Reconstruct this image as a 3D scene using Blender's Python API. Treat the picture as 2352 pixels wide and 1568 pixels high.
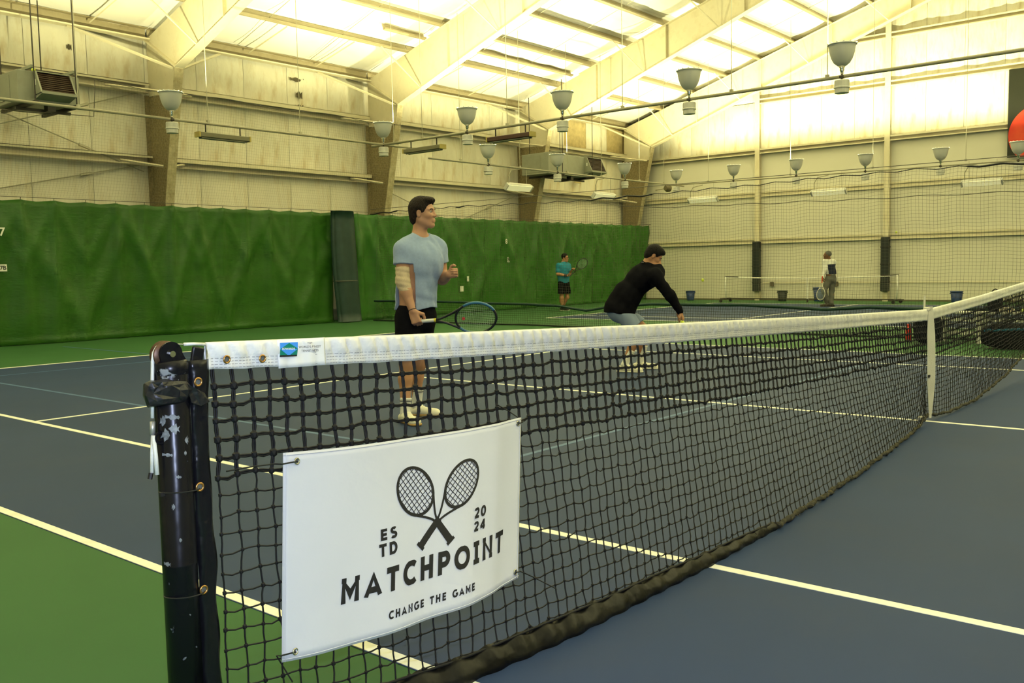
import bpy, bmesh, math, random
import numpy as np
from mathutils import Matrix, Vector

random.seed(7)
rng = np.random.default_rng(7)
C = bpy.context.scene.collection
for o in list(bpy.data.objects):
    bpy.data.objects.remove(o)

# ------------------------------------------------------------------ camera, world, exposure, big lights
W, H = 2352, 1568
FPX = 2110.6855
CAM = np.array([-2.2584, -2.1631, 1.2974])
YAW, PITCH, ROLL = 0.6977, -0.08, -0.0197


def cam_axes():
    cy, sy, cp, sp = math.cos(YAW), math.sin(YAW), math.cos(PITCH), math.sin(PITCH)
    f = np.array([cy * cp, sy * cp, sp])
    r = np.array([sy, -cy, 0.0])
    u = np.cross(r, f)
    c, s = math.cos(ROLL), math.sin(ROLL)
    return c * r + s * u, -s * r + c * u, f


AX_R, AX_U, AX_F = cam_axes()
cam_data = bpy.data.cameras.new('camera')
cam = bpy.data.objects.new('camera', cam_data)
C.objects.link(cam)
cam_data.sensor_width = 36.0
cam_data.lens = FPX / W * 36.0
cam_data.clip_start = 0.05
cam_data.clip_end = 200
mw = Matrix.Identity(4)
for i in range(3):
    mw[i][0], mw[i][1], mw[i][2], mw[i][3] = AX_R[i], AX_U[i], -AX_F[i], CAM[i]
cam.matrix_world = mw
sc = bpy.context.scene
sc.camera = cam
sc.view_settings.view_transform = 'Standard'
sc.view_settings.look = 'None'
sc.view_settings.gamma = 1.0
sc.view_settings.use_curve_mapping = False
sc.view_settings.exposure = 0.0
cy_ = sc.cycles
cy_.max_bounces = 4
cy_.diffuse_bounces = 3
cy_.glossy_bounces = 2
cy_.transmission_bounces = 2
cy_.transparent_max_bounces = 4
cy_.caustics_reflective = False
cy_.caustics_refractive = False
cy_.use_adaptive_sampling = True
cy_.adaptive_threshold = 0.05

world = bpy.data.worlds.new('world')
sc.world = world
world.use_nodes = True
world.node_tree.nodes['Background'].inputs[0].default_value = (0.02, 0.02, 0.02, 1)
world.node_tree.nodes['Background'].inputs[1].default_value = 1.0

LAMP_COL = (1.0, 0.935, 0.47)
LAMP_W = 760.0
FLASH_W = 250.0


def flash():
    d = bpy.data.lights.new('camera_flash', 'POINT')
    d.energy = FLASH_W
    d.color = (0.60, 0.70, 1.0)
    d.shadow_soft_size = 0.03
    o = bpy.data.objects.new('camera_flash', d)
    o.location = CAM + AX_U * 0.16
    C.objects.link(o)


flash()


# ------------------------------------------------------------------ photo pixel -> place
def ray(u, v):
    return (u - W / 2) / FPX * AX_R - (v - H / 2) / FPX * AX_U + AX_F


def at(u, v, ax, val):
    d = ray(u, v)
    return CAM + d * ((val - CAM[ax]) / d[ax])


def ground(u, v):
    return at(u, v, 2, 0.0)


def depth(p):
    return float((np.array(p) - CAM) @ AX_F)


# ------------------------------------------------------------------ materials
MATS = {}


def mat(name, col, rough=0.6, metal=0.0, var=0.08, vscale=5.0, bump=0.0, bscale=60.0, spec=0.4,
        stain=None, stain_amt=0.5, stain_scale=2.0, stain_lo=0.5, stain_hi=0.7, emit=None, coat=0.0,
        stretch=None, rnd=0.0, sheen=0.0, alpha=1.0):
    if name in MATS:
        return MATS[name]
    m = bpy.data.materials.new(name)
    m.use_nodes = True
    nt = m.node_tree
    b = nt.nodes['Principled BSDF']
    b.inputs['Roughness'].default_value = rough
    b.inputs['Metallic'].default_value = metal
    b.inputs['Specular IOR Level'].default_value = spec
    b.inputs['Coat Weight'].default_value = coat
    if sheen:
        b.inputs['Sheen Weight'].default_value = sheen
    if alpha < 1:
        b.inputs['Alpha'].default_value = alpha
    tc = nt.nodes.new('ShaderNodeTexCoord')
    mp = nt.nodes.new('ShaderNodeMapping')
    nt.links.new(tc.outputs['Object'], mp.inputs['Vector'])
    if stretch:
        mp.inputs['Scale'].default_value = stretch
    n = nt.nodes.new('ShaderNodeTexNoise')
    n.inputs['Scale'].default_value = vscale
    n.inputs['Detail'].default_value = 3
    nt.links.new(mp.outputs[0], n.inputs['Vector'])
    ramp = nt.nodes.new('ShaderNodeValToRGB')
    lo = [max(0, c * (1 - var)) for c in col]
    hi = [min(1, c * (1 + var)) for c in col]
    ramp.color_ramp.elements[0].position = 0.3
    ramp.color_ramp.elements[0].color = (*lo, 1)
    ramp.color_ramp.elements[1].position = 0.7
    ramp.color_ramp.elements[1].color = (*hi, 1)
    nt.links.new(n.outputs['Fac'], ramp.inputs['Fac'])
    out = ramp.outputs['Color']
    if stain is not None:
        n2 = nt.nodes.new('ShaderNodeTexNoise')
        n2.inputs['Scale'].default_value = stain_scale
        n2.inputs['Detail'].default_value = 4
        n2.inputs['Roughness'].default_value = 0.65
        nt.links.new(mp.outputs[0], n2.inputs['Vector'])
        r2 = nt.nodes.new('ShaderNodeMapRange')
        r2.inputs[1].default_value = stain_lo
        r2.inputs[2].default_value = stain_hi
        r2.inputs[3].default_value = 0
        r2.inputs[4].default_value = stain_amt
        nt.links.new(n2.outputs['Fac'], r2.inputs[0])
        mx = nt.nodes.new('ShaderNodeMix')
        mx.data_type = 'RGBA'
        nt.links.new(r2.outputs[0], mx.inputs[0])
        nt.links.new(out, mx.inputs[6])
        mx.inputs[7].default_value = (*stain, 1)
        out = mx.outputs[2]
    if rnd:
        oi = nt.nodes.new('ShaderNodeObjectInfo')
        mr = nt.nodes.new('ShaderNodeMapRange')
        mr.inputs[3].default_value = 1 - rnd
        mr.inputs[4].default_value = 1 + rnd
        nt.links.new(oi.outputs['Random'], mr.inputs[0])
        hs = nt.nodes.new('ShaderNodeHueSaturation')
        nt.links.new(mr.outputs[0], hs.inputs['Value'])
        nt.links.new(out, hs.inputs['Color'])
        out = hs.outputs[0]
    nt.links.new(out, b.inputs['Base Color'])
    if bump:
        nb = nt.nodes.new('ShaderNodeTexNoise')
        nb.inputs['Scale'].default_value = bscale
        nb.inputs['Detail'].default_value = 2
        nt.links.new(mp.outputs[0], nb.inputs['Vector'])
        bp = nt.nodes.new('ShaderNodeBump')
        bp.inputs['Strength'].default_value = bump
        bp.inputs['Distance'].default_value = 0.02
        nt.links.new(nb.outputs['Fac'], bp.inputs['Height'])
        nt.links.new(bp.outputs[0], b.inputs['Normal'])
    if emit:
        b.inputs['Emission Color'].default_value = (*emit[:3], 1)
        b.inputs['Emission Strength'].default_value = emit[3]
        m.cycles.emission_sampling = 'NONE'
    MATS[name] = m
    return m


# ------------------------------------------------------------------ mesh helpers
def link(o, parent=None):
    C.objects.link(o)
    if parent is not None:
        o.parent = parent
    return o


def mesh_obj(name, v, f, m, parent=None, smooth=False, local=False):
    """One mesh object. v are world coordinates (moved into an unrotated parent's frame) unless local."""
    v = np.asarray(v, dtype=np.float64).reshape(-1, 3)
    if parent is not None and not local:
        p = parent
        off = np.zeros(3)
        while p is not None:
            off += np.array(p.location)
            p = p.parent
        v = v - off
    me = bpy.data.meshes.new(name)
    me.from_pydata(v.tolist(), [], f if isinstance(f, list) else f.tolist())
    me.materials.append(m)
    if smooth:
        me.polygons.foreach_set('use_smooth', [True] * len(me.polygons))
    me.update()
    o = bpy.data.objects.new(name, me)
    return link(o, parent)


def empty(name, loc=(0, 0, 0), rotz=0.0, parent=None):
    o = bpy.data.objects.new(name, None)
    o.location = Vector([float(x) for x in loc])
    o.rotation_euler = (0, 0, rotz)
    o.empty_display_size = 0.1
    return link(o, parent)


def tag(o, label=None, cat=None, group=None, kind=None):
    if label:
        o['label'] = label
    if cat:
        o['category'] = cat
    if group:
        o['group'] = group
    if kind:
        o['kind'] = kind
    return o


def copy_tree(o, parent=None):
    c = o.copy()
    C.objects.link(c)
    c.parent = parent
    for ch in list(o.children):
        copy_tree(ch, c)
    return c


class MB:
    def __init__(s):
        s.v, s.f = [], []

    def add(s, v, f):
        b = len(s.v)
        s.v.extend([tuple(map(float, p)) for p in v])
        s.f.extend([tuple(int(i) + b for i in q) for q in f])
        return s

    def box(s, c, size, rot=None, bevel=0.0):
        c = np.array(c, float)
        h = np.array(size, float) / 2
        if bevel > 0:
            bm = bmesh.new()
            bmesh.ops.create_cube(bm, size=1.0)
            for w in bm.verts:
                w.co = Vector([w.co[i] * 2 * h[i] for i in range(3)])
            bmesh.ops.bevel(bm, geom=bm.edges[:], offset=bevel, segments=2, affect='EDGES', profile=0.5)
            bm.verts.index_update()
            v = np.array([w.co[:] for w in bm.verts])
            f = [[w.index for w in p.verts] for p in bm.faces]
            bm.free()
        else:
            v = np.array([[x, y, z] for x in (-1, 1) for y in (-1, 1) for z in (-1, 1)]) * h
            f = [(0, 1, 3, 2), (4, 6, 7, 5), (0, 4, 5, 1), (2, 3, 7, 6), (0, 2, 6, 4), (1, 5, 7, 3)]
        if rot is not None:
            v = v @ np.array(rot).T
        return s.add(v + c, f)

    def hexa(s, p8):
        """8 points: bottom four (ccw from above), then top four."""
        return s.add(p8, [(3, 2, 1, 0), (4, 5, 6, 7), (0, 1, 5, 4), (1, 2, 6, 5), (2, 3, 7, 6), (3, 0, 4, 7)])

    def tube(s, pts, r, n=6, closed=False, caps=True):
        pts = np.array(pts, float)
        N = len(pts)
        r = np.full(N, r) if np.isscalar(r) else np.array(r, float)
        if closed:
            tang = np.roll(pts, -1, 0) - np.roll(pts, 1, 0)
        else:
            tang = np.gradient(pts, axis=0)
        tang /= np.maximum(np.linalg.norm(tang, axis=1, keepdims=True), 1e-9)
        ref = np.array([0, 0, 1.0]) if abs(tang[0][2]) < 0.9 else np.array([1.0, 0, 0])
        nrm = ref - tang[0] * (ref @ tang[0])
        nrm /= np.linalg.norm(nrm)
        v = []
        for i in range(N):
            nrm = nrm - tang[i] * (nrm @ tang[i])
            nrm /= np.linalg.norm(nrm)
            bi = np.cross(tang[i], nrm)
            for k in range(n):
                a = 2 * math.pi * k / n
                v.append(pts[i] + r[i] * (math.cos(a) * nrm + math.sin(a) * bi))
        f = []
        for i in range(N if closed else N - 1):
            j = (i + 1) % N
            for k in range(n):
                l = (k + 1) % n
                f.append((i * n + k, i * n + l, j * n + l, j * n + k))
        if caps and not closed:
            f.append(tuple(range(n - 1, -1, -1)))
            f.append(tuple((N - 1) * n + k for k in range(n)))
        return s.add(v, f)

    def bar(s, a, b, r, n=6):
        return s.tube([a, b], r, n)

    def lathe(s, prof, org=(0, 0, 0), n=20, axis=None, caps=False):
        """prof: (radius, height) pairs about the axis (default z)."""
        if axis is None:
            ex, ey, ez = np.eye(3)
        else:
            ez = np.array(axis, float) / np.linalg.norm(axis)
            ref = np.array([1.0, 0, 0]) if abs(ez[0]) < 0.9 else np.array([0, 1.0, 0])
            ex = ref - ez * (ref @ ez)
            ex /= np.linalg.norm(ex)
            ey = np.cross(ez, ex)
        org = np.array(org, float)
        v, f = [], []
        for (r, h) in prof:
            for k in range(n):
                a = 2 * math.pi * k / n
                v.append(org + r * (math.cos(a) * ex + math.sin(a) * ey) + h * ez)
        for i in range(len(prof) - 1):
            for k in range(n):
                l = (k + 1) % n
                f.append((i * n + k, i * n + l, (i + 1) * n + l, (i + 1) * n + k))
        if caps:
            f.append(tuple(range(n - 1, -1, -1)))
            f.append(tuple((len(prof) - 1) * n + k for k in range(n)))
        return s.add(v, f)

    def torus(s, c, axis, R, r, n=20, m=6):
        ez = np.array(axis, float) / np.linalg.norm(axis)
        ref = np.array([1.0, 0, 0]) if abs(ez[0]) < 0.9 else np.array([0, 1.0, 0])
        ex = ref - ez * (ref @ ez)
        ex /= np.linalg.norm(ex)
        ey = np.cross(ez, ex)
        pts = [np.array(c) + R * (math.cos(2 * math.pi * k / n) * ex + math.sin(2 * math.pi * k / n) * ey) for k in range(n)]
        return s.tube(pts, r, m, closed=True)

    def grid(s, fn, nu, nv):
        v = [fn(i / nu, j / nv) for j in range(nv + 1) for i in range(nu + 1)]
        f = [(j * (nu + 1) + i, j * (nu + 1) + i + 1, (j + 1) * (nu + 1) + i + 1, (j + 1) * (nu + 1) + i)
             for j in range(nv) for i in range(nu)]
        return s.add(v, f)

    def build(s, name, m, parent=None, smooth=False, local=False):
        return mesh_obj(name, s.v, s.f, m, parent, smooth, local)


def rotz(a):
    c, s = math.cos(a), math.sin(a)
    return np.array([[c, -s, 0], [s, c, 0], [0, 0, 1.0]])


def frame_from(x, y):
    """columns x, y', z from two directions"""
    x = np.array(x, float) / np.linalg.norm(x)
    y = np.array(y, float) - x * (np.array(y, float) @ x)
    y /= np.linalg.norm(y)
    return np.stack([x, y, np.cross(x, y)], 1)


def cords(paths, r, e1, e2, n=4):
    """many thin cords in one go: paths (P, N, 3), ring in the fixed plane of e1, e2"""
    paths = np.asarray(paths, float)
    P, N, _ = paths.shape
    a = np.arange(n) * 2 * math.pi / n
    ring = np.cos(a)[:, None] * np.array(e1) + np.sin(a)[:, None] * np.array(e2)
    rr = np.asarray(r, float)
    if rr.ndim == 0:
        rr = np.full((P, N), float(rr))
    v = paths[:, :, None, :] + rr[:, :, None, None] * ring[None, None]
    idx = np.arange(P * N * n).reshape(P, N, n)
    i0, i1 = idx[:, :-1], idx[:, 1:]
    f = np.stack([i0, np.roll(i0, -1, 2), np.roll(i1, -1, 2), i1], -1).reshape(-1, 4)
    return v.reshape(-1, 3), f


def text_mesh(body, size=1.0, bold=0.0, spacing=1.0, align='CENTER', shear=0.0):
    cu = bpy.data.curves.new('lettering', 'FONT')
    cu.body = body
    cu.size = size
    cu.offset = bold
    cu.space_character = spacing
    cu.align_x = align
    cu.resolution_u = 4
    cu.shear = shear
    o = bpy.data.objects.new('lettering', cu)
    C.objects.link(o)
    dg = bpy.context.evaluated_depsgraph_get()
    me = bpy.data.meshes.new_from_object(o.evaluated_get(dg))
    v = np.array([w.co[:] for w in me.vertices])
    f = [list(p.vertices) for p in me.polygons]
    bpy.data.objects.remove(o)
    bpy.data.meshes.remove(me)
    return v, f
# ------------------------------------------------------------------ the hall
YW, XE, XB, YR = 17.15, 27.95, -10.0, -17.15
RS = 0.307


def rafter_top(y):
    return 6.40 + RS * (17.0 - abs(y))


def roof_z(y):
    return rafter_top(y) + 0.21


m_green = mat('green_acrylic_floor', (0.038, 0.116, 0.038), 0.6, var=0.05, vscale=1.2, spec=0.14,
              stain=(0.045, 0.106, 0.042), stain_amt=0.35, stain_scale=0.9)
m_blue = mat('blue_acrylic_court', (0.025, 0.046, 0.112), 0.6, var=0.06, vscale=1.0, spec=0.14,
             stain=(0.033, 0.050, 0.102), stain_amt=0.5, stain_scale=1.3)
m_line = mat('white_line_paint', (0.80, 0.80, 0.72), 0.55, var=0.05, vscale=9, stain=(0.62, 0.60, 0.48), stain_amt=0.4, stain_scale=6)
m_bline = mat('pale_blue_line_paint', (0.055, 0.12, 0.26), 0.55, var=0.05)
m_insul = mat('white_vinyl_insulation', (0.76, 0.73, 0.60), 0.62, var=0.05, vscale=1.5, bump=1.0, bscale=5.0, spec=0.25,
              stain=(0.52, 0.40, 0.20), stain_amt=0.6, stain_scale=2.2, stain_lo=0.50, stain_hi=0.75, rnd=0.05, stretch=(2.2, 1, 0.8))
m_insul_t = mat('torn_tan_insulation', (0.50, 0.40, 0.20), 0.9, var=0.15, vscale=8, bump=0.5, bscale=30)
m_roofin = mat('white_roof_insulation', (0.86, 0.85, 0.80), 0.6, var=0.03, vscale=1.0, bump=0.35, bscale=4, spec=0.25,
               stain=(0.66, 0.62, 0.50), stain_amt=0.4, stain_scale=1.4, stain_lo=0.55, stain_hi=0.8, rnd=0.03)
m_liner = mat('cream_wall_liner', (0.66, 0.64, 0.53), 0.55, var=0.03, vscale=2, bump=0.08, bscale=6, spec=0.3,
              stain=(0.50, 0.45, 0.30), stain_amt=0.4, stain_scale=1.0, stain_lo=0.55, stain_hi=0.8, rnd=0.02)
m_steel = mat('cream_painted_steel', (0.70, 0.64, 0.46), 0.5, var=0.05, vscale=3, spec=0.4,
              stain=(0.45, 0.36, 0.2), stain_amt=0.35, stain_scale=3)
m_purlin = mat('tan_primed_purlin', (0.36, 0.31, 0.19), 0.55, var=0.08, vscale=4,
               stain=(0.20, 0.16, 0.09), stain_amt=0.5, stain_scale=4)
m_fuzz = mat('brown_dusty_column', (0.26, 0.21, 0.11), 0.95, var=0.25, vscale=22, bump=0.8, bscale=70)
m_flange = mat('dusty_tan_flange', (0.46, 0.40, 0.25), 0.8, var=0.15, vscale=12, bump=0.4, bscale=40,
               stain=(0.28, 0.22, 0.11), stain_amt=0.6, stain_scale=8)
m_dark = mat('dark_gap', (0.03, 0.028, 0.022), 0.9)
m_galv = mat('galvanised_steel', (0.50, 0.50, 0.46), 0.4, metal=0.6, var=0.08)
m_rod = mat('thin_steel_rod', (0.42, 0.40, 0.30), 0.45, metal=0.3)

# floor
floor = MB().box(((XB + XE) / 2, 0, -0.06), (XE - XB + 0.6, 2 * YW + 0.6, 0.12)).build('floor', m_green)
tag(floor, 'green acrylic floor of the indoor tennis hall', 'floor', kind='structure')


def slab(name, x0, x1, y0, y1, top, m):
    return MB().box(((x0 + x1) / 2, (y0 + y1) / 2, top / 2), (x1 - x0, y1 - y0, top)).build(name, m, floor)


XA, XS = -0.2286, 1.2408
slab('court_surface', XA - 0.03, 10.995, -11.91, 11.91, 0.002, m_blue)
slab('court_surface', 16.32, 25.5, -12.3, 12.29, 0.002, m_blue)
LW = 0.052
for x in (XA, XS, 9.598, 10.97):
    slab('court_line', x - LW / 2, x + LW / 2, -11.91, 11.91, 0.004, m_line)
slab('court_line', 5.485 - LW / 2, 5.485 + LW / 2, -6.4, 6.4, 0.004, m_line)
for y in (-6.4, 6.4):
    slab('court_line', XS, 9.598, y - LW / 2, y + LW / 2, 0.0045, m_line)
for y in (-11.885, 11.885):
    slab('court_line', XA, 10.97, y - 0.04, y + 0.04, 0.0045, m_line)
for x in (16.344, 17.69, 25.45):
    slab('court_line', x - LW / 2, x + LW / 2, -12.27, 12.27, 0.004, m_line)
for y in (7.53, -7.53):
    slab('court_line', 17.69, 25.45, y - LW / 2, y + LW / 2, 0.0045, m_line)
for y in (12.27, -12.27):
    slab('court_line', 16.344, 25.45, y - 0.035, y + 0.035, 0.0045, m_line)
for (x0, x1, y0, y1) in ((2.30, 2.345, 1.8, 10.85), (2.30, 9.2, 1.80, 1.845), (2.30, 9.2, 10.83, 10.87), (5.42, 5.46, 11.93, 15.2)):
    slab('junior_court_line', x0, x1, y0, y1, 0.003, m_bline)

# wall shells
wall_left = MB().box(((XB + XE) / 2, YW + 0.15, 3.4), (XE - XB + 0.6, 0.1, 6.8)).build('wall_left', m_liner)
tag(wall_left, 'long side wall of white vinyl insulation between cream steel girts', 'wall', kind='structure')
wall_right = MB().box(((XB + XE) / 2, YR - 0.15, 3.4), (XE - XB + 0.6, 0.1, 6.8)).build('wall_right', m_insul)
tag(wall_right, 'side wall behind the photographer', 'wall', kind='structure')


def gable(name, x, m):
    mb = MB()
    p = [(YR - 0.2, 0), (YW + 0.2, 0), (YW + 0.2, 6.7), (0, roof_z(0) + 0.1), (YR - 0.2, 6.7)]
    v = [(x, a, b) for a, b in p] + [(x + 0.1, a, b) for a, b in p]
    f = [(4, 3, 2, 1, 0), (5, 6, 7, 8, 9)] + [(i, (i + 1) % 5, 5 + (i + 1) % 5, 5 + i) for i in range(5)]
    return mb.add(v, f).build(name, m)


wall_far = gable('wall_far', XE + 0.08, m_liner)
tag(wall_far, 'far gable wall of cream liner panels below and bulging insulation above', 'wall', kind='structure')
wall_near = gable('wall_near', XB - 0.1, m_insul)
tag(wall_near, 'gable wall behind the photographer', 'wall', kind='structure')

mb = MB()
for s in (1, -1):
    y0, y1 = s * (YW + 0.3), 0.0
    z0, z1 = roof_z(YW + 0.3) + 0.08, roof_z(0) + 0.08
    a, b = XB - 0.3, XE + 0.3
    mb.hexa([(a, y0, z0), (b, y0, z0), (b, y1, z1), (a, y1, z1), (a, y0, z0 + .08), (b, y0, z0 + .08), (b, y1, z1 + .08), (a, y1, z1 + .08)])
ceiling = mb.build('ceiling', m_roofin)
tag(ceiling, 'sloping roof of white insulation blankets over tan purlins', 'ceiling', kind='structure')

# roof insulation blankets (between purlins, one per bay and row) and purlins
PY = [15.42, 14.1, 12.8, 11.58, 10.4, 9.15, 7.9, 6.65, 5.4, 4.1, 2.8, 1.4]
BAYX = [(-4.2, 2.1), (2.1, 8.4), (8.4, 14.72), (14.72, 21.17), (21.17, 27.75)]


def roof_panel_mesh(seed):
    r = np.random.default_rng(seed)
    n = 30
    ph = r.uniform(0, 6, 6)
    mb = MB()

    def fn(a, b):
        s = math.sin(math.pi * b)
        fold = abs(math.sin(math.pi * a * 5 + 0.2 * math.sin(3 * b + ph[0])))
        z = -0.075 * s * (0.2 + 0.8 * fold ** 0.5) - 0.012 * s * math.sin(9 * a + 4 * b + ph[1])
        return (a, b, z)
    mb.grid(fn, n, 5)
    me = bpy.data.meshes.new('roof_panel')
    me.from_pydata(mb.v, [], mb.f)
    me.materials.append(m_roofin)
    me.polygons.foreach_set('use_smooth', [True] * len(me.polygons))
    return me


RPM = [roof_panel_mesh(i) for i in range(3)]


def z_section(h=0.2, fl=0.075, t=0.012):
    mb = MB()
    mb.box((0.5, 0, h / 2), (1, t, h))
    mb.box((0.5, -fl / 2, t / 2), (1, fl, t))
    mb.box((0.5, fl / 2, h - t / 2), (1, fl, t))
    mb.box((0.5, -fl, 0.02), (1, t * 0.7, 0.035))
    me = bpy.data.meshes.new('purlin')
    me.from_pydata(mb.v, [], mb.f)
    me.materials.append(m_purlin)
    return me


PM = z_section()
ca = math.cos(math.atan(RS))
sa = math.sin(math.atan(RS))
for bi, (x0, x1) in enumerate(BAYX):
    ys = [YW - 0.02] + PY + [0.0]
    for k in range(len(ys) - 1):
        o = bpy.data.objects.new('roof_blanket', RPM[(bi + k) % 3])
        m4 = Matrix.Identity(4)
        L = (ys[k] - ys[k + 1]) / ca
        cols = [np.array([x1 - x0, 0, 0]), np.array([0, -ca, sa]) * L, np.array([0, sa, ca])]
        for c in range(3):
            for r_ in range(3):
                m4[r_][c] = cols[c][r_]
        m4[0][3], m4[1][3], m4[2][3] = x0, ys[k], roof_z(ys[k]) + 0.02
        link(o, ceiling)
        o.matrix_local = m4
    for k, y in enumerate(PY):
        o = bpy.data.objects.new('purlin', PM)
        m4 = Matrix.Identity(4)
        cols = [np.array([x1 - x0 - 0.02, 0, 0]), np.array([0, ca, -sa]), np.array([0, sa, ca])]
        for c in range(3):
            for r_ in range(3):
                m4[r_][c] = cols[c][r_]
        m4[0][3], m4[1][3], m4[2][3] = x0 + 0.01, y, rafter_top(y) + 0.005
        link(o, ceiling)
        o.matrix_local = m4
# the doubled purlin of the third bay and short lap piece of the second
for (x0, x1, y) in ((15.0, 21.0, 14.75), (13.3, 14.7, 14.75)):
    o = bpy.data.objects.new('purlin', PM)
    m4 = Matrix.Identity(4)
    cols = [np.array([x1 - x0, 0, 0]), np.array([0, ca, -sa]), np.array([0, sa, ca])]
    for c in range(3):
        for r_ in range(3):
            m4[r_][c] = cols[c][r_]
    m4[0][3], m4[1][3], m4[2][3] = x0, y, rafter_top(y) + 0.005
    link(o, ceiling)
    o.matrix_local = m4
# thin sag rods running up the slope between purlins
for (xm) in (10.5, 12.6, 16.9, 19.0, 23.3, 25.4):
    mb = MB()
    mb.bar((xm, 16.7, rafter_top(16.7) + 0.10), (xm, 2.0, rafter_top(2.0) + 0.10), 0.008, 5)
    mb.build('sag_rod', m_rod, ceiling)
# eave knee straps from the roof to the eave strut
for xm in (7.1, 10.9, 12.9, 16.8, 18.6, 23.4, 25.1):
    MB().bar((xm, 16.85, 6.50), (xm + 0.12, 15.5, rafter_top(15.5) + 0.03), 0.018, 4).build('eave_strap', m_steel, ceiling)


# ------------------------------------------------------------------ steel frames
def rafter_low(y):
    y = abs(y)
    return 5.62 + 0.355 * (15.74 - y) if y > 6 else 9.08 + 0.31 * (6 - y)


def steel_frame(x, label):
    root = empty('steel_frame', (x, YW - 0.15, 0))
    tag(root, label, 'steel frame', 'rigid steel frames of the hall', 'structure')
    t = 0.012
    # column web (dusty brown) and flanges
    mb = MB()
    pts = [(16.60, 0), (16.36, 2.85), (15.74, 5.62), (16.98, 6.4), (17.0, 0)]
    v = [(x - t / 2, a, b) for a, b in pts[:2]] + [(x - t / 2, 15.86, 5.15), (x - t / 2, 16.98, 5.15), (x - t / 2, 17.0, 0)]
    v += [(x + t / 2, p[1], p[2]) for p in v]
    n = 5
    mb.add(v, [(0, 1, 2, 3, 4), (9, 8, 7, 6, 5)] + [(i, n + i, n + (i + 1) % n, (i + 1) % n) for i in range(n)])
    mb.box((x, 17.0, 2.6), (0.2, 0.02, 5.2))
    mb.build('column_web', m_fuzz, root)
    mb = MB()
    v = [(x - t / 2, 15.86, 5.17), (x - t / 2, 15.74, 5.62), (x - t / 2, 16.98, 6.4), (x - t / 2, 16.98, 5.17)]
    v += [(p[0] + t, p[1], p[2]) for p in v]
    mb.add(v, [(0, 1, 2, 3), (7, 6, 5, 4)] + [(i, 4 + i, 4 + (i + 1) % 4, (i + 1) % 4) for i in range(4)])
    mb.build('knee_plate', m_steel, root)
    mb = MB()
    for (a, b) in (((16.60, 0), (16.36, 2.85)), ((16.36, 2.85), (15.74, 5.62))):
        mb.hexa([(x - .1, a[0] - .018, a[1]), (x + .1, a[0] - .018, a[1]), (x + .1, a[0], a[1]), (x - .1, a[0], a[1]),
                 (x - .1, b[0] - .018, b[1]), (x + .1, b[0] - .018, b[1]), (x + .1, b[0], b[1]), (x - .1, b[0], b[1])])
    mb.build('column_flange', m_flange, root)
    # rafter
    ys = list(np.linspace(15.74, 0, 14))
    mb = MB()
    v, f = [], []
    for y in ys:
        top = rafter_top(y) if y < 15.7 else rafter_top(16.98)
        yt = y if y < 15.7 else 16.98
        for dx in (-t / 2, t / 2):
            v += [(x + dx, y, rafter_low(y)), (x + dx, yt, top)]
    for i in range(len(ys) - 1):
        a, b = 4 * i, 4 * (i + 1)
        f += [(a, a + 1, b + 1, b), (a + 2, b + 2, b + 3, a + 3)]
    mb.add(v, f)
    mb.build('rafter_web', m_steel, root)
    mb = MB()
    for i in range(len(ys) - 1):
        a, b = ys[i], ys[i + 1]
        za, zb = rafter_low(a), rafter_low(b)
        mb.hexa([(x - .11, a, za - .018), (x - .11, b, zb - .018), (x + .11, b, zb - .018), (x + .11, a, za - .018),
                 (x - .11, a, za), (x - .11, b, zb), (x + .11, b, zb), (x + .11, a, za)])
    mb.build('bottom_flange', m_steel, root)
    mb = MB()
    for i in range(1, len(ys) - 1):
        a, b = ys[i], ys[i + 1]
        za, zb = rafter_top(a), rafter_top(b)
        mb.hexa([(x - .11, a, za - .018), (x - .11, b, zb - .018), (x + .11, b, zb - .018), (x + .11, a, za - .018),
                 (x - .11, a, za), (x - .11, b, zb), (x + .11, b, zb), (x + .11, a, za)])
    mb.build('top_flange', m_steel, root)
    for y in (13.9, 11.5, 9.1, 6.7, 4.2):
        zl, zt = rafter_low(y), rafter_top(y) - 0.02
        MB().box((x - 0.05, y, (zl + zt) / 2), (0.09, 0.012, zt - zl)).build('stiffener', m_steel, root)
    mb = MB()
    mb.hexa([(x - .1, 15.72, 5.60), (x + .1, 15.72, 5.60), (x + .1, 16.95, 6.36), (x - .1, 16.95, 6.36),
             (x - .1, 15.72, 5.63), (x + .1, 15.72, 5.63), (x + .1, 16.95, 6.39), (x - .1, 16.95, 6.39)])
    mb.build('knee_stiffener', m_steel, root)
    # flange braces up to the purlins, both sides
    for y in (15.42, 12.8, 10.4, 7.9, 5.4):
        yl = y - 0.55
        for s in (-1, 1):
            if x > 27 and s > 0:
                continue
            MB().bar((x + s * .1, yl, rafter_low(yl) + .01), (x + s * 0.95, y, rafter_top(y) + .06), 0.022, 4).build('flange_brace', m_steel, root)
    # struts from the knee out to the eave and girts
    for s in (-1, 1):
        if x > 27 and s > 0:
            continue
        MB().bar((x + s * .08, 15.82, 5.60), (x + s * 1.75, 16.9, 6.36), 0.03, 4).build('knee_strut', m_steel, root)
        MB().bar((x + s * .08, 16.40, 3.62), (x + s * 0.75, 16.95, 3.76), 0.028, 4).build('girt_brace', m_steel, root)
        MB().bar((x + s * .08, 15.95, 5.12), (x + s * 1.0, 16.95, 5.30), 0.028, 4).build('girt_brace', m_steel, root)
    return root


for x, l in ((8.4, 'nearest cream steel frame with a dusty brown column, left of the light fixtures'),
             (14.72, 'second cream steel frame, its brown column above the dark curtain end'),
             (21.17, 'third cream steel frame, its column beside the grey heating unit'),
             (27.36, 'farthest cream steel frame close to the far gable wall')):
    steel_frame(x, l)

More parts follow.
